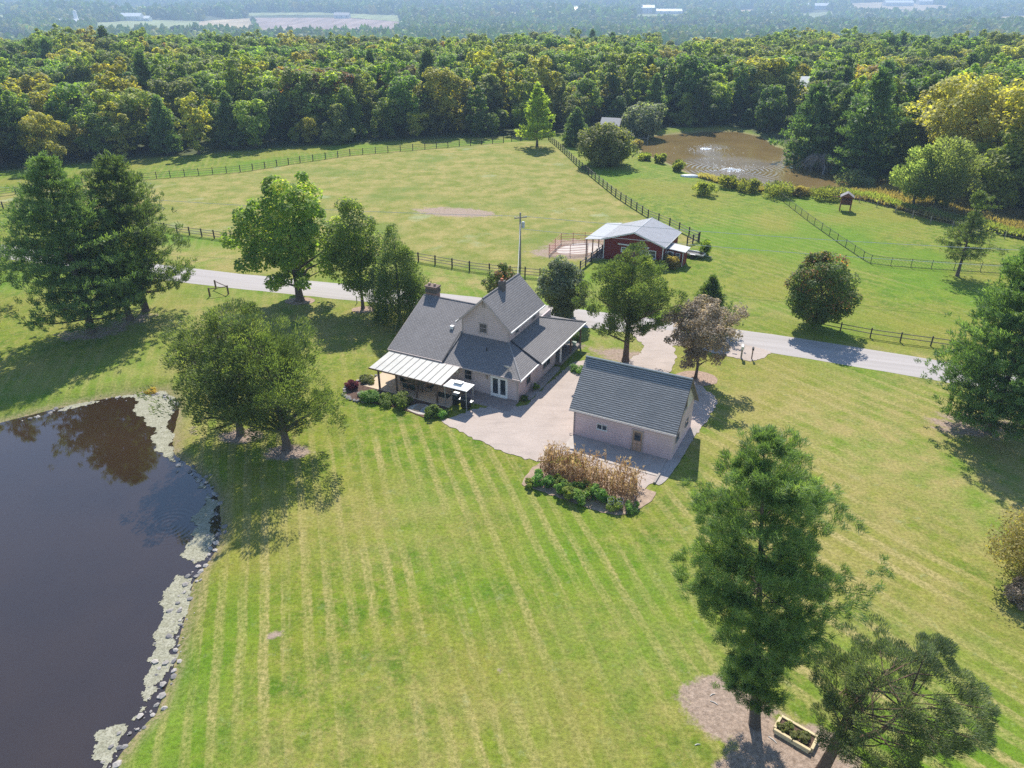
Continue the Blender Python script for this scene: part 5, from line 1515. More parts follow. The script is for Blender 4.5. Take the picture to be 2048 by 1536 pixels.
# foreground pines
conifer('pine_tree', base_of(1510, 1448), hgt(1510, 1448, 876), 3.15, 0.13, 'pine_light', 'tall feathery pine in the right foreground', 'tree', 28, 0.86, 6, 30, 60, 0.30, 0.026, 0.02, 0.24, lambda t: float(np.interp(t, [0, 0.12, 0.3, 0.45, 0.6, 0.75, 0.88, 1.0], [0.42, 0.50, 0.80, 1.0, 0.88, 0.80, 0.50, 0.08])), gap=0.12, tuft_r=0.23, r0=0.24, irregular=0.26, lean=(-2.3, 0.1))
def scots_pine():
    rg = np.random.default_rng(31)
    b = base_of(1640, 1552)
    h = 8.0
    root = empty('scots_pine', b, 0)
    tag(root, 'crooked spreading pine with a thick forked trunk in the right foreground', 'tree')
    me, C = broad_crown('crown', rg, 3.9, 2.6, h, 'umbrella', 240, 300, 0.19, 0.028, off=(1.5, 0.3), cr=(0.07, 0.125), up=0.7, spray=True, core=0.25)
    C2 = C.copy()
    co = np.empty(len(me.vertices) * 3, np.float32); me.vertices.foreach_get('co', co)
    co = co.reshape(-1, 3); co[:, 0] += 1.6; me.vertices.foreach_set('co', co.ravel()); C2[:, 0] += 1.6
    me.materials.append(leaf('scots'))
    link(bpy.data.objects.new('crown', me), root)
    m = MB()
    tr = np.array([(0, 0, -0.2), (0.02, 0, 0.5), (0.3, 0.1, 1.8), (0.5, 0.2, 3.0), (0.65, 0.3, 4.2), (1.2, 0.4, 5.6), (1.9, 0.5, 6.9)])
    m.tube(tr, [0.42, 0.30, 0.26, 0.23, 0.18, 0.12, 0.05], 10)
    m.tube([(0.42, 0.15, 2.5), (1.2, 0.1, 2.55), (2.2, 0.0, 3.3), (3.0, 0.1, 4.6)], [0.2, 0.18, 0.13, 0.05], 8)
    for T in C2[rg.choice(len(C2), 60, replace=False)]:
        src = tr if (T[0] < 2.2 or rg.random() < 0.5) else np.array([(1.2, 0.1, 2.55), (2.2, 0.0, 3.3), (3.0, 0.1, 4.6)])
        zb = np.clip(T[2] - rg.uniform(0.3, 1.2), src[0][2], src[-1][2])
        s = np.array([np.interp(zb, src[:, 2], src[:, q]) for q in range(3)])
        mid = (s + T) / 2 + rg.normal(size=3) * 0.22
        m.tube([s, mid, T], [0.055, 0.035, 0.012], 5, False)
    m.build('trunk', M_BARKR, root, True)
scots_pine()
broad_tree('autumn_tree', base_of(2072, 1165), 5.2, 3.3, 0.12, 'round', 'ochre', 'golden brown leafed tree at the right edge of the lawn', 'tree', 33, 110, 110, 0.18, 0.10, core=0.3)
broad_tree('plum_bush', base_of(2040, 1205), 1.6, 1.1, 0.02, 'round', 'bronze', 'dusky purple leaved bush at the right edge below the golden tree', 'bush', 34, 30, 90, 0.16, 0.09, r0=0.05)
# trees around the paddock corner and the far pond
conifer('larch_tree', base_of(1074, 297), hgt(1074, 297, 170), 4.0, 0.16, 'light', 'pale conical tree at the far corner of the paddock', 'tree', 35, 0.9, 6, 9, 10, 0.75, 0.30, 0.0, 0.2, lambda t: (1 - t) ** 0.7, tuft_r=0.5, gap=0.15)
conifer('blue_spruce', base_of(1152, 294), hgt(1152, 294, 217), 3.4, 0.03, 'pine', 'dark pointed spruce beside the round tree at the paddock corner', 'tree', 36, 0.6, 7, 9, 10, 0.6, 0.24, -0.05, 0.15, lambda t: (1 - t) ** 0.8, tuft_r=0.45)
broad_tree('round_tree', base_of(1212, 334), hgt(1212, 334, 246), 5.6, 0.05, 'round', 'olive', 'low round tree with yellowing leaves between the fence and muddy pond', 'tree', 37, 130, 100, 0.55, 0.38, core=0.35)
broad_tree('silver_tree', base_of(1286, 270), hgt(1286, 270, 206), 6.0, 0.08, 'umbrella', 'silver', 'pale leaved spreading tree at the left end of the muddy pond', 'tree', 38, 90, 80, 0.7, 0.5, core=0.3)
broad_tree('willow_tree', base_of(1868, 420), hgt(1868, 420, 272), 5.4, 0.10, 'oval', 'willow', 'soft green multi stemmed willow in the weeds, the right one of a pair', 'tree', 39, 130, 110, 0.50, 0.18, spray=True, limbs=26, group='willows in the weeds')
broad_tree('willow_tree', base_of(1824, 416), hgt(1824, 416, 288), 3.8, 0.12, 'oval', 'willow', 'slimmer soft green willow in the weeds, the left one of a pair', 'tree', 40, 100, 100, 0.48, 0.18, spray=True, limbs=22, group='willows in the weeds')
broad_tree('locust_tree', base_of(1905, 372), hgt(1905, 372, 150), 10.5, 0.25, 'umbrella', 'yellow', 'wide yellow leaved tree behind the willows at the right', 'tree', 41, 150, 100, 0.8, 0.45, limbs=30, cr=(0.12, 0.2), core=0.35)
broad_tree('poplar_tree', base_of(2052, 408), hgt(2052, 408, 95), 8.0, 0.06, 'oval', 'yellowgreen', 'tall yellow green tree at the right edge behind the weeds', 'tree', 42, 170, 120, 0.75, 0.5, core=0.35)
broad_tree('leafy_tree', base_of(1990, 418), hgt(1990, 418, 290), 5.5, 0.02, 'round', 'light', 'bushy light green tree below the tall tree at the right edge', 'tree', 43, 100, 100, 0.6, 0.42)
for i, (bp, top, R_, lab) in enumerate([((1612, 322), 168, 6.2, 'tall layered white pine overhanging the muddy pond'), ((1720, 350), 140, 5.8, 'tallest dark pine behind the pond, right of the layered white pine'), ((1668, 330), 182, 5.0, 'middle pine between two taller pines behind the muddy pond')]):
    conifer('pine_tree', base_of(*bp), hgt(*bp, top), R_, 0.06, 'pine', lab, 'tree', 50 + i, 1.1, 6, 11, 10, 0.95, 0.32, -0.02, 0.16, lambda t: (1 - t) ** 0.6 * min(1, 0.7 + 1.5 * t), gap=0.08, tuft_r=0.6)
def dead_tree():
    rg = np.random.default_rng(60)
    b = (*G0(1645, 348, WATER2), WATER2 + 0.1)
    root = empty('dead_tree', b, 0); tag(root, 'bare grey fallen tree drooping over the muddy pond', 'tree')
    m = MB()
    m.tube([(0, 0, -0.6), (0.4, 0.3, 1.3), (0, 1.0, 2.6)], [0.28, 0.22, 0.12], 8)
    m.build('trunk', mat_plain('dead_grey_wood', (0.25, 0.23, 0.22), 0.9, 0.1, 0.2), root, True)
    m = MB()
    for i in range(90):
        a = rg.uniform(0, 6.28); r = rg.uniform(1.5, 5.0)
        m.tube([(0, 0.9, 2.4), (r * 0.5 * math.cos(a) - 1.0, 1 + r * 0.35 * math.sin(a), 3.0 + rg.random()), (r * math.cos(a) - 1.6, 1 + r * 0.6 * math.sin(a), 0.2 + rg.random() * 1.2)], [0.05, 0.04, 0.015], 4, False)
    o = m.build('twigs', mat_plain('dead_grey_wood', (0, 0, 0)), root)
    o['kind'] = 'stuff'
dead_tree()

# ------------------------------------------------------------------ shrubs, reeds, garden
def shrub(name, base, h, R, cls, label, seed, clumps=22, per=90, ll=0.16, lw=0.11, env='round', cat='shrub', group=None, spray=False):
    rg = np.random.default_rng(seed)
    root = empty(name, base, 0)
    tag(root, label, cat, group)
    me, C = broad_crown('foliage', rg, R, 0.02, h, env, clumps, per, ll, lw, cr=(0.25, 0.40), spray=spray, core=0.3)
    me.materials.append(leaf(cls)); link(bpy.data.objects.new('foliage', me), root)
    m = MB()
    for T in C[:8]:
        m.tube([(0, 0, -0.05), T * np.array([0.4, 0.4, 0.6]), T], [0.03, 0.02, 0.008], 5, False)
    m.build('stems', M_BARK, root)
    return root
mb_ = poly_sheet('flower_bed', pxs([(686, 790), (692, 772), (712, 764), (730, 755), (752, 752), (760, 775), (790, 782), (840, 796), (890, 812), (902, 830), (880, 838), (850, 838), (825, 826), (790, 815), (750, 808), (712, 803)]), 0.05, M_MULCH, 0.05, 0.4, 7)
mb_['kind'] = 'structure'
shrub('chrysanthemum', base_of(705, 777), 0.85, 0.60, 'mum', 'round dark red chrysanthemum in the bed at the patio corner', 101, 30, 110, 0.10, 0.08, cat='flower')
for i, (p, h, r, cls, lab) in enumerate([((742, 800), 0.95, 1.0, 'veg', 'broad leaved light green shrub nearest the red chrysanthemum'), ((775, 806), 0.8, 0.9, 'green', 'low green shrub in the middle of the patio bed'),
        ((808, 812), 1.25, 1.15, 'green', 'largest dark green shrub in front of the patio posts'), ((866, 832), 1.1, 0.75, 'green', 'green shrub by the stepping path to the patio'), ((884, 832), 0.6, 0.6, 'veg', 'small pale green clump at the right end of the patio bed'),
        ((735, 762), 0.5, 0.8, 'olive', 'low flowering clump behind the chrysanthemum at the patio corner')]):
    shrub('garden_shrub', base_of(*p), h, r, cls, lab, 110 + i)
for i, (a, b, h, r, cls, lab) in enumerate([(0.55, 2.8, 0.7, 0.38, 'green', 'small round shrub in the stone bed along the house wall'), (0.5, 0.4, 0.55, 0.35, 'dark', 'dark shrub at the house corner by the drive'),
        (2.6, 8.3, 0.55, 0.75, 'veg', 'pale leafy hosta clump between the house and garage'), (-0.5, 14.9, 1.0, 0.9, 'dark', 'dark shrub behind the rear porch')]):
    shrub('garden_shrub', (*H2(a, b), 0.03), h, r, cls, lab, 120 + i, 14, 80)
# path and border stones by the patio
ROCKS = []
for s_ in range(6):
    bm = bmesh.new(); bmesh.ops.create_icosphere(bm, subdivisions=1, radius=1.0)
    rg = random.Random(s_)
    for v in bm.verts:
        v.co *= rg.uniform(0.72, 1.12); v.co.z *= 0.6
    mm = bpy.data.meshes.new('stone'); bm.to_mesh(mm); bm.free()
    mm.materials.append(mat_plain('limestone_%d' % (s_ % 3), [(0.27, 0.25, 0.23), (0.36, 0.33, 0.30), (0.18, 0.17, 0.165)][s_ % 3], 0.85, 0.2, 0.2, 3))
    ROCKS.append(mm)
def stone(parent, x, y, z, r, rg):
    o = bpy.data.objects.new('stone', rg.choice(ROCKS))
    o.location = Vector((x, y, z)) - parent.location
    o.scale = (r * rg.uniform(0.8, 1.3), r * rg.uniform(0.8, 1.3), r * rg.uniform(0.7, 1.1))
    o.rotation_euler = (rg.uniform(-0.3, 0.3), rg.uniform(-0.3, 0.3), rg.uniform(0, 6.28))
    link(o, parent)
rg = random.Random(77)
for p in path_points(pxs([(752, 752), (728, 756), (708, 766), (692, 776), (687, 790), (700, 800), (725, 805)]), 0.42):
    stone(mb_, p[0] + rg.uniform(-0.08, 0.08), p[1] + rg.uniform(-0.08, 0.08), 0.09, rg.uniform(0.16, 0.28), rg)
big = bpy.data.objects.new('boulder', ROCKS[2]); big.location = (*G0(722, 792), 0.2); big.scale = (0.5, 0.42, 0.5); link(big); tag(big, 'grey boulder in the bed beside the red chrysanthemum', 'boulder')
pth = poly_sheet('stepping_path', pxs([(808, 818), (838, 806), (868, 815), (850, 833), (832, 828)]), 0.056, mat_plain('pale_path_gravel', (0.46, 0.42, 0.37), 0.9, 0.2, 0.3, 5, bump=0.03), 0.03, 0.4, 8)
pth['kind'] = 'structure'
for i in range(2):
    o = box('stepping_slab', -0.35, 0.35, -0.28, 0.28, 0, 0.05, mat_plain('brown_flagstone', (0.30, 0.23, 0.17), 0.85, 0.2, 0.2, 3), None)
    o.location = Vector((*G0(838 + i * 8 - 4, 820 - i * 7), 0.058)); o.rotation_euler = (0, 0, HY); o.parent = pth
# mulch rings
for nm, p, rx, ry in (('mulch_ring', (1391, 757), 2.3, 1.8), ('mulch_ring', (600, 602), 2.0, 1.3), ('mulch_ring', (727, 619), 1.5, 1.1)):
    c = G0(*p)
    o = poly_sheet(nm, [(c[0] + rx * math.cos(t * 0.3142), c[1] + ry * math.sin(t * 0.3142)) for t in range(20)], 0.022, mat_plain('pale_wood_mulch', (0.36, 0.26, 0.20), 0.95, 0.1, 0.4, 5, bump=0.04), 0.09, 0.4, 9)
    o['kind'] = 'structure'

# pond bank stones and floating algae
pb = empty('pond_bank', (POND1[10][0], POND1[10][1], -0.4)); pb['kind'] = 'structure'
rg = random.Random(78)
bankp = [G0(*p, -0.35) for p in [(60, 832), (150, 810), (230, 793), (300, 784), (340, 792), (352, 812)]]
bank2 = [G0(*p, -0.35) for p in [(352, 920), (392, 945), (415, 970), (430, 1000), (434, 1050), (421, 1100), (376, 1158), (366, 1200), (350, 1265), (334, 1340), (303, 1417), (254, 1467), (218, 1518), (196, 1545)]]
for seq, dens in ((bankp, 0.5), (bank2, 0.36)):
    for p in path_points(seq, dens):
        for k in range(2):
            x, y = p[0] + rg.gauss(0, 0.35), p[1] + rg.gauss(0, 0.3)
            stone(pb, x, y, max(gz1(x, y), WATER1) + 0.02, 0.05 + 0.20 * rg.random() ** 2.2, rg)
def algae_mat():
    k = NT('pond_algae_scum')
    P = k.pos()
    c = k.mix(k.rng(k.noise(2.0, 5, P, 0.7), 0.3, 0.7), (0.25, 0.245, 0.165), (0.40, 0.385, 0.30))
    c = k.mix(k.rng(k.noise(9, 3, P), 0.42, 0.7, 0, 0.75), c, (0.13, 0.12, 0.075))
    k.principled(c, 0.85, 0.2, k.bump(k.noise(7, 4, P, 0.7), 0.06))
    return k.m
M_ALGAE = algae_mat()
def algae_patch(pix, seed, thr=0.0):
    """floating scum between the bank and open water: cells of a fine grid kept by a noise field"""
    poly = [G0(*p, WATER1) for p in pix]
    A = np.array(poly)
    st = 0.11
    xs, ys = np.arange(A[:, 0].min() - 1, A[:, 0].max() + 1, st), np.arange(A[:, 1].min() - 1, A[:, 1].max() + 1, st)
    X, Y = np.meshgrid(xs, ys)
    d = poly_sd(X, Y, poly)
    rgn = np.random.default_rng(seed)
    nz = np.zeros_like(X)
    for s, a in ((0.9, 0.5), (2.1, 0.32), (4.7, 0.22), (9.5, 0.14)):
        for _ in range(4):
            an, ph = rgn.uniform(0, 6.28), rgn.uniform(0, 6.28)
            nz += a / 2 * np.sin((X * math.cos(an) + Y * math.sin(an)) * s * rgn.uniform(0.7, 1.3) + ph)
    keep = (-d / 0.55 + nz * 0.9) > thr
    js, is_ = np.nonzero(keep[:-1, :-1])
    vid = {}
    V, Fc = [], []
    hz = 0.015 + 0.02 * rgn.random(X.shape)
    for j, i in zip(js, is_):
        q_ = []
        for (jj_, ii_) in ((j, i), (j, i + 1), (j + 1, i + 1), (j + 1, i)):
            key = (jj_, ii_)
            if key not in vid:
                vid[key] = len(V)
                V.append((X[jj_, ii_] + rgn.uniform(-0.04, 0.04), Y[jj_, ii_] + rgn.uniform(-0.04, 0.04), WATER1 + hz[jj_, ii_]))
            q_.append(vid[key])
        Fc.append(tuple(q_))
    o = mesh_obj('pond_algae', V, Fc, M_ALGAE, None, True)
    o['kind'] = 'stuff'
    return o
a1 = algae_patch([(130, 818), (230, 800), (268, 801), (275, 812), (290, 838), (304, 858), (300, 880), (314, 905), (332, 925), (352, 925), (346, 900), (345, 845), (352, 815), (343, 792), (322, 783), (270, 788), (200, 798)], 1, 0.0)
tag(a1, 'pale algae scum in the far corner of the near pond', 'algae')
a2 = algae_patch([(378, 945), (400, 975), (412, 1010), (380, 1035), (372, 1080), (358, 1115), (385, 1125), (405, 1120), (428, 1080), (434, 1040), (428, 1000), (412, 970)], 2, 0.35)
tag(a2, 'broken algae film on the water below the junipers', 'algae')
a3 = algae_patch([(350, 1150), (330, 1185), (318, 1205), (335, 1230), (310, 1265), (298, 1310), (285, 1330), (272, 1370), (268, 1420), (250, 1445), (205, 1465), (192, 1510), (195, 1545), (215, 1545), (252, 1470), (303, 1420), (333, 1345), (350, 1265), (367, 1200), (377, 1160)], 3, 0.2)
tag(a3, 'thick pale algae scum along the near pond bank', 'algae')
for i, p in enumerate([(298, 773), (290, 774), (304, 774)]):
    pass
shrub('yellow_flowers', base_of(299, 775), 0.35, 0.6, 'gold', 'small clump of yellow flowers at the pond corner', 130, 14, 60, 0.12, 0.09, cat='flower')

# reeds and weeds
def blades(name, poly, n, hlo, hhi, cls, seed, label, w=0.10, lean=0.35):
    rgn = np.random.default_rng(seed)
    A = np.array(poly)
    pts = []
    while len(pts) < n:
        x = rgn.uniform(A[:, 0].min(), A[:, 0].max(), n * 2); y = rgn.uniform(A[:, 1].min(), A[:, 1].max(), n * 2)
        ok = poly_sd(x, y, poly) < 0
        pts += list(zip(x[ok], y[ok]))
    pts = np.array(pts[:n])
    z = gz(pts[:, 0], pts[:, 1])
    patch = 0.5 + 0.5 * np.sin(pts[:, 0] * 0.6 + 1) * np.sin(pts[:, 1] * 0.45)
    h = rgn.uniform(hlo, hhi, n) * (0.75 + 0.5 * patch)
    d = nrm(np.stack([rgn.normal(size=n) * lean, rgn.normal(size=n) * lean, np.ones(n)], 1))
    c = np.stack([pts[:, 0], pts[:, 1], z], 1) + d * (h * 0.5)[:, None]
    nm = sphere(rgn, n)
    lv = np.clip(patch * 0.5 + rgn.random(n) * 0.55, 0, 1)
    me = leaf_mesh(name, c, d, nm, h, w * rgn.uniform(0.6, 1.6, n), lv)
    me.materials.append(leaf(cls))
    o = link(bpy.data.objects.new(name, me))
    tag(o, label, 'weeds', kind='stuff')
    return o
blades('weed_field', pxs([(1600, 394), (1665, 391), (1750, 382), (1805, 372), (1860, 376), (1940, 402), (2060, 436), (2110, 470), (2060, 482), (1950, 460), (1860, 440), (1790, 418), (1718, 400), (1650, 392)]), 26000, 0.6, 1.35, 'straw', 140, 'tall tan and yellow weeds between the muddy pond and the woods', 0.22)
blades('weed_field', pxs([(1600, 388), (1718, 398), (1800, 420), (1960, 462), (2080, 486), (2080, 478), (1960, 450), (1840, 425), (1740, 396), (1660, 386)]), 9000, 0.8, 1.5, 'weed', 141, 'green and gold weeds along the overgrown wire fence', 0.26)
blades('reed_bed', pxs([(1392, 352), (1402, 347), (1450, 360), (1520, 374), (1580, 384), (1640, 386), (1640, 391), (1570, 391), (1500, 381), (1440, 369), (1400, 357)]), 7000, 0.6, 1.25, 'straw', 142, 'brown reeds along the near bank of the muddy pond', 0.22, 0.25)
for i, (p, h, r, cls, lab) in enumerate([((1320, 327), 2.0, 1.6, 'weed', 'small round bush on the near bank at the left end of the muddy pond'), ((1357, 343), 2.2, 1.5, 'weed', 'bush on the pond bank just above the white boat'),
        ((1288, 322), 1.4, 1.6, 'olive', 'low bush below the left end of the muddy pond'), ((1408, 389), 2.3, 2.2, 'weed', 'isolated tufted bush in the lawn below the muddy pond'), ((1455, 376), 2.2, 2.0, 'weed', 'first green bush among the brown reeds'),
        ((1494, 384), 2.4, 2.2, 'olive', 'second green bush among the brown reeds'), ((1555, 394), 2.6, 2.8, 'weed', 'largest bush of the pond bank at the end of the chain link fence'), ((1652, 398), 1.9, 3.4, 'weed', 'broad yellow green bush behind the playhouse'),
        ((1274, 292), 2.0, 1.5, 'straw', 'tan tuft of grass beside the pond dock'), ((1600, 392), 1.8, 2.0, 'straw', 'tan bush between two green bushes on the pond bank'), ((1715, 362), 4.0, 3.6, 'silver', 'grey leaved bush on the far bank at the right end of the pond'),
        ((1410, 512), 2.4, 0.95, 'green', 'upright clipped bush standing beside the barn trailer'), ((1305, 535), 1.1, 1.3, 'olive', 'low mixed shrubs in front of the barn window'), ((1340, 536), 1.8, 1.4, 'straw', 'tan flowering grass clump in front of the barn shed door'),
        ((1320, 537), 0.9, 1.1, 'green', 'small green shrub between the tan grass and the barn window shrubs')]):
    shrub('bank_bush' if i < 11 else 'garden_shrub', base_of(*p), h, r, cls, lab, 150 + i, 26, 70, 0.42 if i < 11 else 0.26, 0.20 if i < 11 else 0.13, spray=True)
fg = empty('patio_set', BP(-0.2, -4.0) + (0,), BYAW); tag(fg, 'black metal garden bench in front of the barn window', 'bench')
box('seat', -0.6, 0.6, -0.22, 0.22, 0.42, 0.46, M_BLACK, fg)
for i in range(7):
    MB().tube([(-0.54 + i * 0.18, 0.22, 0.46), (-0.54 + i * 0.18, 0.27, 0.92)], 0.018, 5).build('spindle', M_BLACK, fg)
box('top_rail', -0.6, 0.6, 0.25, 0.29, 0.90, 0.95, M_BLACK, fg)
for sx_ in (-1, 1):
    for sy_ in (-1, 1):
        MB().tube([(sx_ * 0.55, sy_ * 0.2, 0), (sx_ * 0.55, sy_ * 0.2, 0.42)], 0.02, 5).build('leg', M_BLACK, fg)
fg.name = 'garden_bench'

# vegetable patch with dried corn
soil = poly_sheet('garden_soil', pxs([(1038, 970), (1075, 925), (1110, 925), (1200, 945), (1290, 978), (1318, 985), (1292, 1012), (1262, 1030), (1225, 1032), (1170, 1014), (1100, 990)]), 0.042, M_SOIL, 0.08, 0.4, 11)
soil['kind'] = 'structure'
def corn_mesh(seed):
    rgn = np.random.default_rng(seed)
    h = rgn.uniform(1.7, 2.15)
    cs, ts, ns, Ls, Ws, lv = [], [], [], [], [], []
    # stalk as narrow crossed blades, then arching leaves, then tassel
    for a in (0, math.pi / 2):
        for k in range(3):
            cs.append((0, 0, h * (k + 0.5) / 3)); ts.append((0.03 * rgn.normal(), 0.03 * rgn.normal(), 1)); ns.append((math.cos(a), math.sin(a), 0)); Ls.append(h / 3 * 1.25); Ws.append(0.05); lv.append(0.5)
    for k in range(13):
        z = h * rgn.uniform(0.15, 0.9); a = rgn.uniform(0, 6.28); L = rgn.uniform(0.45, 0.75)
        d1 = np.array((math.cos(a), math.sin(a), rgn.uniform(0.3, 0.9))); d1 /= np.linalg.norm(d1)
        d2 = np.array((math.cos(a), math.sin(a), rgn.uniform(-1.6, -0.6))); d2 /= np.linalg.norm(d2)
        p0 = np.array((0, 0, z)); p1 = p0 + d1 * L * 0.5
        for p, d in ((p0, d1), (p1, d2)):
            cs.append(p + d * L * 0.25); ts.append(d); ns.append(np.cross(d, (math.sin(a), -math.cos(a), rgn.normal() * 0.3))); Ls.append(L * 0.62); Ws.append(0.085); lv.append(rgn.random())
    for k in range(5):
        d = nrm(np.array((rgn.normal() * 0.5, rgn.normal() * 0.5, 1.0)))
        cs.append(np.array((0, 0, h)) + d * 0.15); ts.append(d); ns.append(sphere(rgn, 1)[0]); Ls.append(0.34); Ws.append(0.035); lv.append(0.9)
    me = leaf_mesh('corn_plant', np.array(cs), np.array(ts, float), nrm(np.array(ns, float)), np.array(Ls), np.array(Ws), np.array(lv))
    me.materials.append(leaf('corn'))
    return me
CORN = [corn_mesh(200 + i) for i in range(6)]
rg = random.Random(81)
q0, q1, q2, q3 = [np.array(p) for p in pxs([(1076, 955), (1268, 1014), (1286, 968), (1096, 920)])]
rows, cols = 7, 25
for r in range(rows):
    for c in range(cols):
        u, v = (c + rg.uniform(0.2, 0.8)) / cols, (r + rg.uniform(0.35, 0.65)) / rows
        if v > 0.62 and u > 0.45 and rg.random() < 0.55:
            continue
        p = (q0 * (1 - u) + q1 * u) * (1 - v) + (q3 * (1 - u) + q2 * u) * v
        o = bpy.data.objects.new('corn_plant', rg.choice(CORN))
        o.location = (p[0], p[1], 0.04); o.rotation_euler = (rg.uniform(-0.12, 0.12), rg.uniform(-0.12, 0.12), rg.uniform(0, 6.28))
        s = rg.uniform(0.8, 1.08); o.scale = (s, s, s)
        link(o); tag(o, 'dried tan corn plant standing in the patch beside the garage', 'corn', 'dried corn plants beside the garage')
vegs = [(1062, 975), (1080, 970), (1098, 975), (1116, 972), (1135, 985), (1152, 985), (1120, 990), (1142, 998), (1170, 990), (1190, 1000), (1160, 1006), (1205, 1005), (1232, 1018), (1262, 1022)]
words = ['leftmost', 'second', 'third', 'fourth', 'fifth', 'sixth', 'seventh', 'eighth', 'ninth', 'tenth', 'eleventh', 'twelfth', 'thirteenth', 'rightmost']
for i, p in enumerate(sorted(vegs)):
    shrub('vegetable_plant', base_of(*p), 0.6 + 0.8 * rg.random(), 0.45 + 0.4 * rg.random(), 'veg' if i % 3 else 'light', words[i] + ' bushy green vegetable plant along the front of the corn patch', 220 + i, 12, 75, 0.20, 0.12, env=['round', 'oval', 'vase'][i % 3], cat='vegetable', group='vegetable plants before the corn')
for i, (p, lab) in enumerate([((1220, 1020), 'left wire tomato cage at the front of the garden'), ((1239, 1021), 'right wire tomato cage at the front of the garden')]):
    e = empty('tomato_cage', base_of(*p)); tag(e, lab, 'plant cage')
    for z, r in ((0.35, 0.17), (0.7, 0.21), (1.0, 0.25)):
        MB().tube([(r * math.cos(t * math.pi / 8), r * math.sin(t * math.pi / 8), z) for t in range(17)], 0.012, 4, False).build('ring', M_STEEL, e)
    for k in range(4):
        a = k * math.pi / 2
        MB().tube([(0.12 * math.cos(a), 0.12 * math.sin(a), 0), (0.25 * math.cos(a), 0.25 * math.sin(a), 1.0)], 0.01, 4, False).build('leg', M_STEEL, e)

# timber flower box in the foreground
fb = empty('timber_planter', base_of(1590, 1472), math.radians(-40))
tag(fb, 'low planter of pale landscape timbers under the foreground pines', 'planter')
rg = random.Random(90)
for (x0, y0, x1, y1, z) in [(-0.9, -0.5, 0.9, -0.5, 0), (-0.9, 0.5, 0.9, 0.5, 0), (-0.95, -0.42, -0.95, 0.42, 0), (0.95, -0.42, 0.95, 0.42, 0), (-0.95, -0.5, 0.0, -0.5, 0.15), (0.05, -0.52, 0.95, -0.5, 0.15), (-0.95, 0.5, 0.95, 0.5, 0.15), (-0.96, -0.4, -0.96, 0.4, 0.15), (0.96, -0.4, 0.96, 0.4, 0.15)]:
    a, b = Vector((x0, y0, z)), Vector((x1, y1, z))
    o = box('timber', -(b - a).length / 2, (b - a).length / 2, -0.075, 0.075, 0, 0.14, M_PALEWOOD, fb, 0.012)
    o.location = (a + b) / 2; o.rotation_euler = (0, 0, math.atan2(y1 - y0, x1 - x0) + rg.uniform(-0.03, 0.03))
box('soil', -0.88, 0.88, -0.42, 0.42, 0.0, 0.20, M_MULCH, fb)
for i, (dx, dy) in enumerate([(-0.45, 0.1), (0.0, -0.1), (0.4, 0.15), (0.55, -0.2), (-0.6, -0.2)]):
    c = math.radians(-40)
    b0_ = base_of(1590, 1472)
    shrub('planter_plant', (b0_[0] + dx * math.cos(c) - dy * math.sin(c), b0_[1] + dx * math.sin(c) + dy * math.cos(c), 0.2), 0.3, 0.28, 'olive', ['far left', 'middle', 'right', 'far right', 'left'][i] + ' low plant inside the timber planter', 240 + i, 9, 50, 0.12, 0.07, cat='plant')
# fallen branch bits on the bare soil
for i, (p, L, a) in enumerate([((1425, 1390), 0.35, 0.4), ((1428, 1406), 0.45, -0.6), ((1395, 1490), 0.3, 0.2), ((1545, 1480), 0.5, -0.9)]):
    o = MB().tube([(-L / 2, 0, 0.02), (0, 0.03, 0.04), (L / 2, 0, 0.02)], [0.02, 0.025, 0.015], 5).build('fallen_branch', mat_plain('bleached_wood', (0.62, 0.58, 0.52), 0.8, 0.2), None)
    o.location = base_of(*p); o.rotation_euler = (0, 0, a)
    tag(o, ['short pale stick at the left edge of the bare soil', 'pale stick just below the first on the bare soil', 'pale stick on the grass left of the pine shadow', 'pale stick beside the timber planter'][i], 'stick')

# ------------------------------------------------------------------ woods
rngW = np.random.default_rng(500)
PROTO = []
def proto(env, R, h, cb, clumps, per, ll, lw, seed, spray=False, core=0.3):
    rgn = np.random.default_rng(seed)
    me, C = broad_crown('crown_%d' % seed, rgn, R, h * cb, h * 1.12, env, clumps, per, ll, lw, cr=(0.16, 0.30), spray=spray, core=core, rag=1.7, squash=True)
    me.materials.append(leaf('green'))
    tm = limb_mesh(rgn, h * cb, h * 0.018, C[:6], top=h * 0.7)
    o = tm.build('t', M_BARK); tme = o.data; bpy.data.objects.remove(o)
    return me, tme, h
BROAD = [proto('oval', 4.8, 15, 0.08, 80, 75, 0.70, 0.48, 301), proto('round', 5.6, 14, 0.08, 90, 75, 0.70, 0.50, 302), proto('maple', 5.2, 16, 0.10, 85, 75, 0.70, 0.46, 303),
         proto('oval', 3.9, 18, 0.06, 75, 70, 0.70, 0.46, 304), proto('column', 3.2, 17, 0.04, 70, 65, 0.68, 0.44, 305), proto('bell', 4.8, 13, 0.04, 75, 70, 0.68, 0.46, 306)]
def conproto(seed, R, h):
    e = conifer('tmp', (0, 0, 0), h, R, 0.08, 'pine', 'x', 'x', seed, 1.2, 6, 9, 9, 1.0, 0.34, -0.03, 0.15, lambda t: (1 - t) ** 0.7, tuft_r=0.6)
    ms = {c.name.split('.')[0]: c.data for c in e.children}
    for c in list(e.children):
        bpy.data.objects.remove(c)
    bpy.data.objects.remove(e)
    return ms['crown'], ms['trunk'], h
CON = [conproto(311, 4.4, 16), conproto(312, 3.6, 17)]

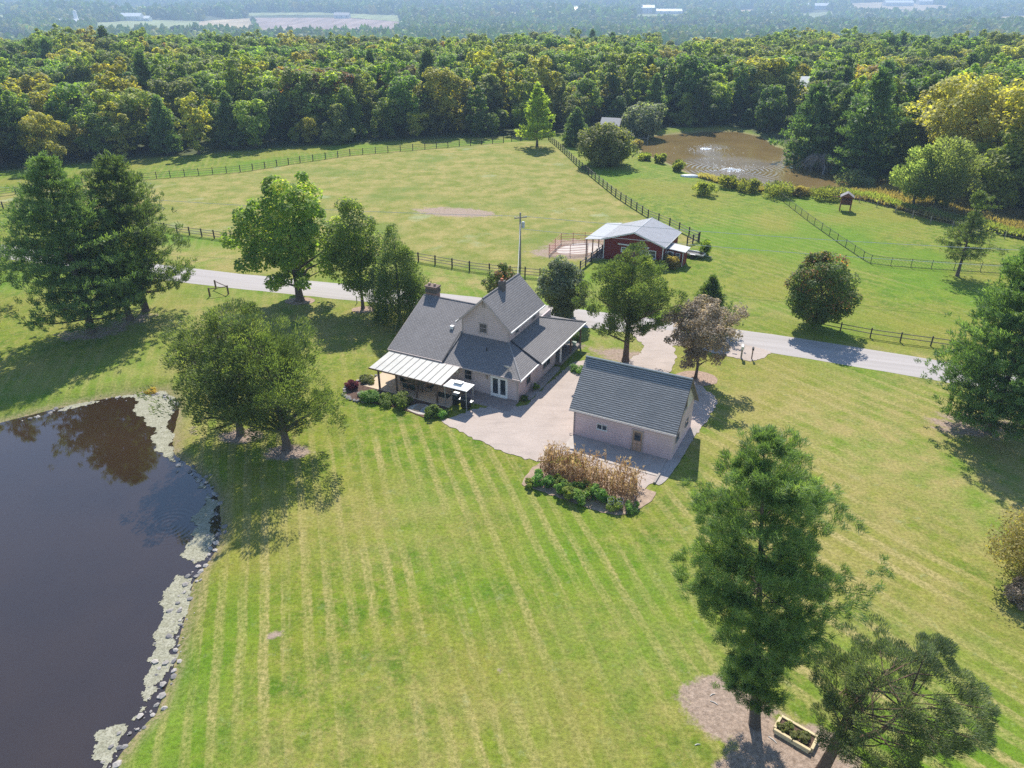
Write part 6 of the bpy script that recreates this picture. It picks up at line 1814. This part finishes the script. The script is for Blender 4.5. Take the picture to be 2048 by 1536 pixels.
# positions on a jittered grid beyond the edge of the woods
gxs, gys = np.meshgrid(np.arange(-420, 420, 6.6), np.arange(105, 560, 6.6))
gxs = (gxs + rngW.uniform(-2.6, 2.6, gxs.shape)).ravel(); gys = (gys + rngW.uniform(-2.6, 2.6, gys.shape)).ravel()
gzs = gz(gxs, gys)
ppx, ppy = px_of(gxs, gys, gzs)
ok = (ppy < np.interp(ppx, EX, EY) - 1.5) & (ppx > -260) & (ppx < 2310) & (gys > 110)
sdp = np.where((gys < 260), poly_sd(gxs, gys, POND2), 99)
ok &= sdp > 3.0
ok &= ~((np.sin(gxs / 23 + 1.7) * np.sin(gys / 19 + 0.6) + 0.5 * np.sin(gxs / 9 - gys / 13) > 1.02) & (gys > 215))
ok &= gys < 430 + 40 * np.sin(gxs / 60) + 25 * np.sin(gxs / 23)
# keep a few clearings: house roof beyond the pond, shed, far-left house
ok &= ~((np.abs(ppx - 1600) < 26) & (ppy > 200) & (ppy < 285)) & ~((np.abs(ppx - 64) < 15) & (ppy > 160) & (ppy < 225))
for (cx, cy, rr) in ((*G0(1600, 212), 10), (*G0(1222, 262), 6), (*G0(64, 166), 9)):
    ok &= np.hypot(gxs - cx, gys - cy) > rr
for tp in [(1074, 297), (1152, 294), (1286, 270), (1905, 372), (2090, 405), (1612, 322), (1720, 350), (1668, 330)]:
    cx, cy = G0(*tp)
    ok &= np.hypot(gxs - cx, gys - cy) > 5
pts = np.stack([gxs, gys, gzs], 1)[ok]
ppx, ppy = ppx[ok], ppy[ok]
edge_d = np.interp(ppx, EX, EY) - ppy
near_rank = np.argsort(np.hypot(pts[:, 0], pts[:, 1]) + edge_d * 0.55 + rngW.uniform(0, 3, len(pts)) + 80 * ((ppx < -40) | (ppx > 2090)))
CLS = ['dark', 'green', 'light', 'yellowgreen', 'olive', 'orange', 'yellow', 'red']
CW = np.array([0.13, 0.26, 0.28, 0.15, 0.13, 0.022, 0.016, 0.012]); CW /= CW.sum()
CNAME = {'dark': 'dark green', 'green': 'green', 'light': 'light green', 'yellowgreen': 'yellow green', 'olive': 'olive green', 'orange': 'orange tinted', 'yellow': 'bright yellow', 'red': 'reddish', 'pine': 'dark needled'}
SNAME = ['oval', 'round topped', 'broad', 'tall narrow', 'columnar', 'bell shaped']
def region(px):
    if px < 250: return 'at the left end of the woods'
    if px < 620: return 'in the woods behind the left of the paddock'
    if px < 1000: return 'in the woods behind the middle of the paddock'
    if px < 1300: return 'in the woods behind the paddock corner trees'
    if px < 1620: return 'in the woods behind the muddy pond'
    if px < 1850: return 'in the woods right of the muddy pond'
    return 'in the woods at the right edge'
special = {}
for pxy, cls in (((115, 290), 'yellowgreen'), ((520, 150), 'yellowgreen'), ((820, 240), 'yellow'), ((775, 230), 'orange'), ((1190, 180), 'red'), ((1480, 200), 'orange'), ((320, 210), 'yellowgreen'), ((668, 255), 'red'), ((300, 285), 'yellowgreen'), ((960, 200), 'dark'), ((905, 230), 'dark')):
    d = np.hypot(ppx - pxy[0], (ppy - 14 - pxy[1]) * 1.0)
    special[int(np.argmin(d))] = cls
N_IND = 285
ind = list(near_rank[:N_IND])
for s in special:
    if s not in ind:
        ind.append(s)
SRC = []
def forest_tree(i, cls, con=False):
    x, y, z = pts[i]
    k = int(rngW.integers(0, len(CON) if con else len(BROAD)))
    cme, tme, h0 = (CON if con else BROAD)[k]
    s = rngW.uniform(0.58, 1.22)
    ed = edge_d[i]
    if ed < 8 and not con and i not in special:
        s *= rngW.uniform(0.45, 0.95)
    root = empty('conifer_tree' if con else 'woodland_tree', (x, y, z), rngW.uniform(0, 6.28))
    root.scale = (s * rngW.uniform(0.9, 1.15), s * rngW.uniform(0.9, 1.15), s)
    lab = '%s %s %s' % (CNAME['pine' if con else cls], 'conifer' if con else SNAME[k] + ' tree', region(ppx[i]))
    tag(root, lab, 'tree', 'woodland trees: ' + lab)
    co = link(bpy.data.objects.new('crown', cme), root)
    if not con:
        co.material_slots[0].link = 'OBJECT'
        co.material_slots[0].material = leaf(cls)
    link(bpy.data.objects.new('trunk', tme), root)
    return co
for i in ind:
    con = (i not in special) and rngW.random() < (0.22 if 1550 < ppx[i] < 1800 else 0.05)
    cls = special.get(i) or rngW.choice(CLS, p=CW)
    forest_tree(i, cls, con)
rest = np.array([i for i in range(len(pts)) if i not in set(ind)])

# instanced far woods: one object of kind stuff
def make_source(me, cls):
    """mesh copy with its own material, carried by the scatter's node tree through an instanced object"""
    m2 = me.copy()
    m2.materials.clear(); m2.materials.append(leaf(cls))
    return m2
def scatter(name, P, idx, scale, rot, sources, label):
    me = bpy.data.meshes.new(name)
    me.vertices.add(len(P)); me.vertices.foreach_set('co', np.asarray(P, np.float32).ravel())
    for nm, arr, typ in (('src', idx, 'INT'), ('siz', scale, 'FLOAT'), ('rot', rot, 'FLOAT')):
        a = me.attributes.new(nm, typ, 'POINT')
        a.data.foreach_set('value', np.asarray(arr, np.int32 if typ == 'INT' else np.float32))
    o = link(bpy.data.objects.new(name, me))
    tag(o, label, 'woods', kind='stuff')
    ng = bpy.data.node_groups.new(name + '_nodes', 'GeometryNodeTree')
    ng.interface.new_socket('Geometry', in_out='INPUT', socket_type='NodeSocketGeometry')
    ng.interface.new_socket('Geometry', in_out='OUTPUT', socket_type='NodeSocketGeometry')
    gi, go = ng.nodes.new('NodeGroupInput'), ng.nodes.new('NodeGroupOutput')
    jn = ng.nodes.new('GeometryNodeJoinGeometry')
    for s in sources[::-1]:
        oi = ng.nodes.new('GeometryNodeObjectInfo'); oi.transform_space = 'ORIGINAL'
        oi.inputs['Object'].default_value = s; oi.inputs['As Instance'].default_value = True
        ng.links.new(oi.outputs['Geometry'], jn.inputs[0])
    ip = ng.nodes.new('GeometryNodeInstanceOnPoints')
    ip.inputs['Pick Instance'].default_value = True
    ng.links.new(gi.outputs[0], ip.inputs['Points']); ng.links.new(jn.outputs[0], ip.inputs['Instance'])
    def named(nm, dt):
        nd = ng.nodes.new('GeometryNodeInputNamedAttribute'); nd.data_type = dt; nd.inputs[0].default_value = nm
        return nd.outputs[0]
    ng.links.new(named('src', 'INT'), ip.inputs['Instance Index'])
    cx = ng.nodes.new('ShaderNodeCombineXYZ'); ng.links.new(named('rot', 'FLOAT'), cx.inputs[2])
    ng.links.new(cx.outputs[0], ip.inputs['Rotation'])
    ng.links.new(named('siz', 'FLOAT'), ip.inputs['Scale'])
    ng.links.new(ip.outputs[0], go.inputs[0])
    md = o.modifiers.new('scatter', 'NODES'); md.node_group = ng
    return o
# sources: crowns of single trees standing inside the woods
src = []
src_pts = sorted(rest, key=lambda i: np.hypot(pts[i][0], pts[i][1]))[:14]
combos = [('dark', 0), ('green', 1), ('green', 2), ('light', 0), ('light', 3), ('yellowgreen', 1), ('olive', 2), ('olive', 5), ('green', 5), ('dark', 2), ('light', 4), ('orange', 1), ('yellow', 3)]
for (cls, k), i in zip(combos, src_pts):
    x, y, z = pts[i]
    root = empty('woodland_tree', (x, y, z), 0)
    lab = '%s %s tree %s' % (CNAME[cls], SNAME[k], region(ppx[i]))
    tag(root, lab, 'tree', 'woodland trees: ' + lab)
    co = link(bpy.data.objects.new('crown', make_source(BROAD[k][0], cls)), root)
    link(bpy.data.objects.new('trunk', BROAD[k][1]), root)
    src.append(co)
cr_ = link(bpy.data.objects.new('crown', CON[0][0]), root)
cr_.parent = None
i = src_pts[13]
root = empty('conifer_tree', tuple(pts[i]), 0); lab = 'dark needled conifer ' + region(ppx[i]); tag(root, lab, 'tree', 'woodland trees: ' + lab)
cr_.parent = root; link(bpy.data.objects.new('trunk', CON[0][1]), root)
src.append(cr_)
wsrc = np.array([0.09, 0.10, 0.11, 0.15, 0.13, 0.12, 0.09, 0.08, 0.06, 0.03, 0.06, 0.012, 0.010, 0.045]); wsrc /= wsrc.sum()
rest = np.array([i for i in rest if i not in set(src_pts)])
# colours drift in patches
rp = pts[rest]
scatter('woods', rp, rngW.choice(14, len(rp), p=wsrc), rngW.uniform(0.52, 1.16, len(rp)), rngW.uniform(0, 6.28, len(rp)), src, 'dense mixed woods rolling away behind the front row of trees')

# far woods: small lumpy crowns
def far_crown(seed, cls):
    bm = bmesh.new(); bmesh.ops.create_icosphere(bm, subdivisions=2, radius=1.0)
    rg = random.Random(seed)
    ph = [rg.uniform(0, 6.28) for _ in range(6)]
    for v in bm.verts:
        c = v.co
        k = 1 + 0.2 * math.sin(4 * c.x + ph[0]) * math.sin(4 * c.y + ph[1]) + 0.16 * math.sin(7 * c.z + ph[2] + 5 * c.x) + rg.uniform(-0.12, 0.12)
        v.co = Vector((c.x * 5.2 * k, c.y * 5.2 * k, (c.z * 0.9 + 0.75) * 6.5 * k))
    m2 = bpy.data.meshes.new('far_crown'); bm.to_mesh(m2); bm.free()
    a = m2.attributes.new('lv', 'FLOAT', 'FACE'); a.data.foreach_set('value', np.random.default_rng(seed).random(len(m2.polygons)).astype(np.float32))
    m2.materials.append(leaf(cls))
    return m2
FARB = [(135, 49, 24), (172, 50, 10), (265, 41, 14), (288, 42, 10), (685, 37, 10), (1150, 26, 10), (1293, 25, 12), (1337, 28, 18), (1640, 18, 18), (1795, 12, 18), (1848, 9, 10), (1530, 35, 12), (155, 48, 6)]
FIELDS = [([(398, 42), (500, 37), (520, 60), (400, 62)], 'tan', 76), ([(503, 36), (690, 36), (812, 45), (790, 60), (640, 62), (522, 62)], 'plough', 78), ([(640, 26), (800, 31), (800, 44), (690, 35)], 'pale', 50), ([(180, 46), (300, 40), (398, 42), (398, 58), (200, 60)], 'pale', 74),
          ([(45, 13), (130, 10), (132, 16), (60, 19)], 'tan', 24), ([(-20, 31), (32, 29), (32, 39), (-20, 42)], 'pale', 50), ([(970, 26), (1045, 26), (1048, 34), (980, 33)], 'tan', 40), ([(1690, 6), (1780, 4), (1900, 12), (1895, 24), (1780, 29), (1700, 21)], 'tan', 38),
          ([(1590, 28), (1670, 23), (1672, 37), (1600, 40)], 'pale', 50), ([(1905, 15), (1990, 21), (1985, 27), (1910, 22)], 'tan', 34), ([(1468, 21), (1512, 19), (1508, 30), (1472, 31)], 'tan', 40), ([(480, 26), (640, 25), (690, 30), (500, 32)], 'pale', 42), ([(590, 6), (640, 4), (640, 10), (595, 12)], 'tan', 18), ([(230, 22), (330, 20), (340, 25), (240, 27)], 'pale', 34), ([(850, 16), (930, 14), (935, 19), (855, 21)], 'tan', 28), ([(1130, 12), (1240, 10), (1250, 15), (1140, 17)], 'pale', 24), ([(1260, 30), (1380, 27), (1390, 33), (1270, 36)], 'pale', 46), ([(1990, 34), (2060, 32), (2060, 40), (1995, 41)], 'tan', 52), ([(1380, 4), (1480, 2), (1490, 7), (1390, 9)], 'tan', 14)]
FCOL = {'tan': (0.46, 0.36, 0.22), 'pale': (0.27, 0.30, 0.13), 'plough': (0.34, 0.25, 0.21)}
def field_mat(c):
    k = NT('field_' + c)
    P = k.pos()
    s = k.sep(P)
    rows_ = k.noise(1.0, 3, k.comb(k.math('MULTIPLY', s[0], 0.03), k.math('MULTIPLY', s[1], 0.004), 0))
    col = FCOL[c]
    k.principled(k.mix(k.rng(rows_, 0.35, 0.65), tuple(q * 0.75 for q in col), tuple(q * 1.15 for q in col)), 0.95, 0.1)
    return k.m
FM = {c: field_mat(c) for c in FCOL}
def pt_in_px(px, py, poly):
    return poly_sd(px, py, poly) < 0
for poly, c, ybot in FIELDS:
    # the field as a draped grid on the far terrain
    y0, y1 = min(p[1] for p in poly), max(p[1] for p in poly)
    x0, x1 = min(p[0] for p in poly), max(p[0] for p in poly)
    na, nb_ = 14, 7
    V, Fc = [], []
    for j in range(nb_ + 1):
        py = y0 + (y1 - y0) * j / nb_
        # horizontal extent of polygon at this row
        xs_ = []
        for i in range(len(poly)):
            (ax_, ay_), (bx_, by_) = poly[i], poly[(i + 1) % len(poly)]
            if (ay_ - py) * (by_ - py) <= 0 and ay_ != by_:
                xs_.append(ax_ + (bx_ - ax_) * (py - ay_) / (by_ - ay_))
        if not xs_: xs_ = [x0, x1]
        for i in range(na + 1):
            p = GT(min(xs_) + (max(xs_) - min(xs_)) * i / na, py)
            V.append((p[0], p[1], p[2] + 0.8))
    for j in range(nb_):
        for i in range(na):
            a = j * (na + 1) + i
            Fc.append((a, a + na + 1, a + na + 2, a + 1))
    o = mesh_obj('field', V, Fc, FM[c], None, True)
    o['kind'] = 'structure'
fx, fy = [], []
for (r0_, r1_, st) in ((1250, 2600, 17), (2600, 5600, 29)):
    X, Y = np.meshgrid(np.arange(-0.82 * r1_, 0.82 * r1_, st), np.arange(r0_, r1_, st))
    X = X + rngW.uniform(-0.45, 0.45, X.shape) * st; Y = Y + rngW.uniform(-0.45, 0.45, Y.shape) * st
    m_ = np.abs(X) < 0.80 * Y + 30
    fx.append(X[m_]); fy.append(Y[m_])
fx, fy = np.concatenate(fx), np.concatenate(fy)
fz = gz(fx, fy)
fpx, fpy = px_of(fx, fy, fz)
keep = np.ones(len(fx), bool)
for poly, c, ybot in FIELDS:
    big_ = list(poly)
    ym = max(p[1] for p in poly)
    big_ = [(p[0], p[1] - 0.4) if p[1] < ym - (ym - min(q_[1] for q_ in poly)) * 0.5 else (p[0], p[1] + (ybot - ym)) for p in poly]
    keep &= ~(poly_sd(fpx, fpy, big_) < 0)
# broad gaps of open ground in the distance
gap_n = np.sin(fx / 170 + 1.3) * np.sin(fy / 210 + 0.4) + 0.5 * np.sin(fx / 61 + fy / 90)
keep &= ~((gap_n > 1.05) & (fy > 1100))
for bx_, by_, bw_ in FARB:
    keep &= ~((np.abs(fpx - bx_) < bw_) & (fpy > by_ - 1.5) & (fpy < by_ + 9))
fP = np.stack([fx, fy, fz - 0.8], 1)[keep]
far_src = []
fh = empty('hedgerow_tree', tuple(fP[0]), 0)
fcls = ['dark', 'green', 'light', 'olive', 'green', 'yellowgreen']
bpy.data.objects.remove(fh)
for q_, c in enumerate(fcls):
    root = empty('distant_tree', tuple(fP[q_]), 0)
    lab = 'small %s tree at the start of the hazy distant woods' % CNAME[c]
    tag(root, lab, 'tree', 'distant trees: ' + lab)
    o = link(bpy.data.objects.new('crown', far_crown(700 + q_, c)), root)
    link(bpy.data.objects.new('trunk', BROAD[0][1]), root).scale = (0.5, 0.5, 0.3)
    far_src.append(o)
fP = fP[len(fcls):]
fs = rngW.uniform(0.6, 1.5, len(fP))  * np.where(fP[:, 1] > 2600, 2.2, np.where(fP[:, 1] > 1250, 1.45, 1.1))
scatter('distant_woods', fP, rngW.choice(6, len(fP), p=[0.25, 0.25, 0.15, 0.17, 0.13, 0.05]), fs, rngW.uniform(0, 6.28, len(fP)), far_src, 'blue hazy woods covering the far valley and hills')

# ------------------------------------------------------------------ far buildings
def simple_house(name, px, py, w, d, h, rise, wall, roofm, label, cat='building', rz=0.0, wins=3, zoff=0.0):
    x, y, z = GT(px, py)
    e = empty(name, (x, y, z + zoff), rz); tag(e, label, cat)
    pr = [(-d / 2, 0), (d / 2, 0), (d / 2, h), (0, h + rise), (-d / 2, h)]
    MB().add([(-w / 2, b, q_) for b, q_ in pr] + [(w / 2, b, q_) for b, q_ in pr], [(4, 3, 2, 1, 0), (5, 6, 7, 8, 9)] + [(i, (i + 1) % 5, (i + 1) % 5 + 5, i + 5) for i in range(5)]).build('wall', wall, e)
    for s in (-1, 1):
        pts_ = [(-w / 2 - 0.3, s * (d / 2 + 0.4), h - 0.15), (w / 2 + 0.3, s * (d / 2 + 0.4), h - 0.15), (w / 2 + 0.3, s * 0.004, h + rise + 0.12), (-w / 2 - 0.3, s * 0.004, h + rise + 0.12)]
        MB().slab(pts_ if s < 0 else pts_[::-1], 0.12).build('roof_slope', roofm, e)
    for i in range(wins):
        u = -w / 2 + w * (i + 0.5) / wins
        MB().box(u - 0.6, u + 0.6, -d / 2 - 0.05, -d / 2 - 0.004, h * 0.35, h * 0.75).build('window', M_GLASS, e)
    return e
WR = mat_plain('white_metal_roof', (0.78, 0.78, 0.77), 0.4, 0.4, 0.05)
WW = mat_plain('white_wall_paint', (0.72, 0.71, 0.69), 0.6, 0.3, 0.05)
GRR = mat_plain('grey_far_roof', (0.34, 0.33, 0.33), 0.7, 0.3, 0.1)
simple_house('pole_building', 1600, 212, 13, 11, 5.6, 3.6, WW, WR, 'white roofed building showing through the trees beyond the pond', rz=math.radians(-12))
simple_house('shed', 1222, 266, 5.0, 4.5, 2.4, 1.5, M_GREYWOOD, GRR, 'small grey roofed shed behind the round tree near the muddy pond', 'shed', math.radians(-20), 1)
simple_house('white_house', 64, 166, 8, 7, 4.0, 2.4, WW, WR, 'white house half hidden in the woods at far left', 'house', 0.2, 2)
for (px, py, w, d, h, rs, lab, ms) in [(135, 49, 62, 14, 4.5, 3.0, 'long low white farm building in the far valley', 0.0), (172, 50, 16, 12, 5, 3, 'short white farm building right of the long white building', 0.1), (265, 41, 30, 14, 6, 4, 'white barns of the distant farm in the middle of the valley', 0.0),
        (288, 42, 20, 12, 4, 3, 'low white shed beside the distant white barns', 0.0), (685, 37, 22, 12, 5, 3, 'dark roofed farmhouse at the edge of the far fields', 0.0), (1150, 26, 24, 14, 6, 3, 'small white building in the distant woods near the middle', 0.0),
        (1293, 25, 26, 16, 8, 4, 'white building in the hazy distance right of the middle', 0.0), (1337, 28, 44, 14, 5, 3, 'long pale building in the hazy distance', 0.0), (1640, 18, 60, 16, 6, 4, 'long white building below the distant right fields', 0.0), (1795, 12, 60, 20, 7, 4, 'pale buildings in the distant tan field', 0.0), (1848, 9, 30, 16, 7, 4, 'small white barn at the right of the distant tan field', 0.0), (1530, 35, 26, 12, 5, 3, 'tiny pale building before the distant green field', 0.0)]:
    fbld = simple_house('farm_building', px, py, w, d, h, rs, WW, GRR if 'dark' in lab else WR, lab, 'building', ms, 3, -0.3)
    fk = min(2.4, max(1.0, fbld.location.y / 1200)); fbld.scale = (fk, fk, fk)
x, y, z = GT(155, 48)
sl_ = MB().lathe([(3.0, 0), (3.0, 17), (2.4, 19.2), (1.0, 20.4), (0.1, 20.7)], 16).build('silo', WW, None, True)
sl_.location = (x, y, z); sl_.scale = (1.6, 1.6, 1.6); tag(sl_, 'white round silo beside the long farm building in the valley', 'silo')

# ------------------------------------------------------------------ haze
hz = mesh_obj('haze', boxv(-7200, 7200, -80, 9600, -75, 125), BOXF, mat_plain('white_trim', (0, 0, 0)))
hz.data.materials.clear()
hm = bpy.data.materials.new('valley_haze'); hm.use_nodes = True
ht = hm.node_tree
for n in list(ht.nodes):
    ht.nodes.remove(n)
ho = ht.nodes.new('ShaderNodeOutputMaterial'); hv = ht.nodes.new('ShaderNodeVolumePrincipled')
hv.inputs['Color'].default_value = (0.56, 0.76, 1.0, 1)
hv.inputs['Density'].default_value = 0.00026
hv.inputs['Anisotropy'].default_value = 0.0
ht.links.new(hv.outputs[0], ho.inputs['Volume'])
hz.data.materials.append(hm)
hz['kind'] = 'stuff'
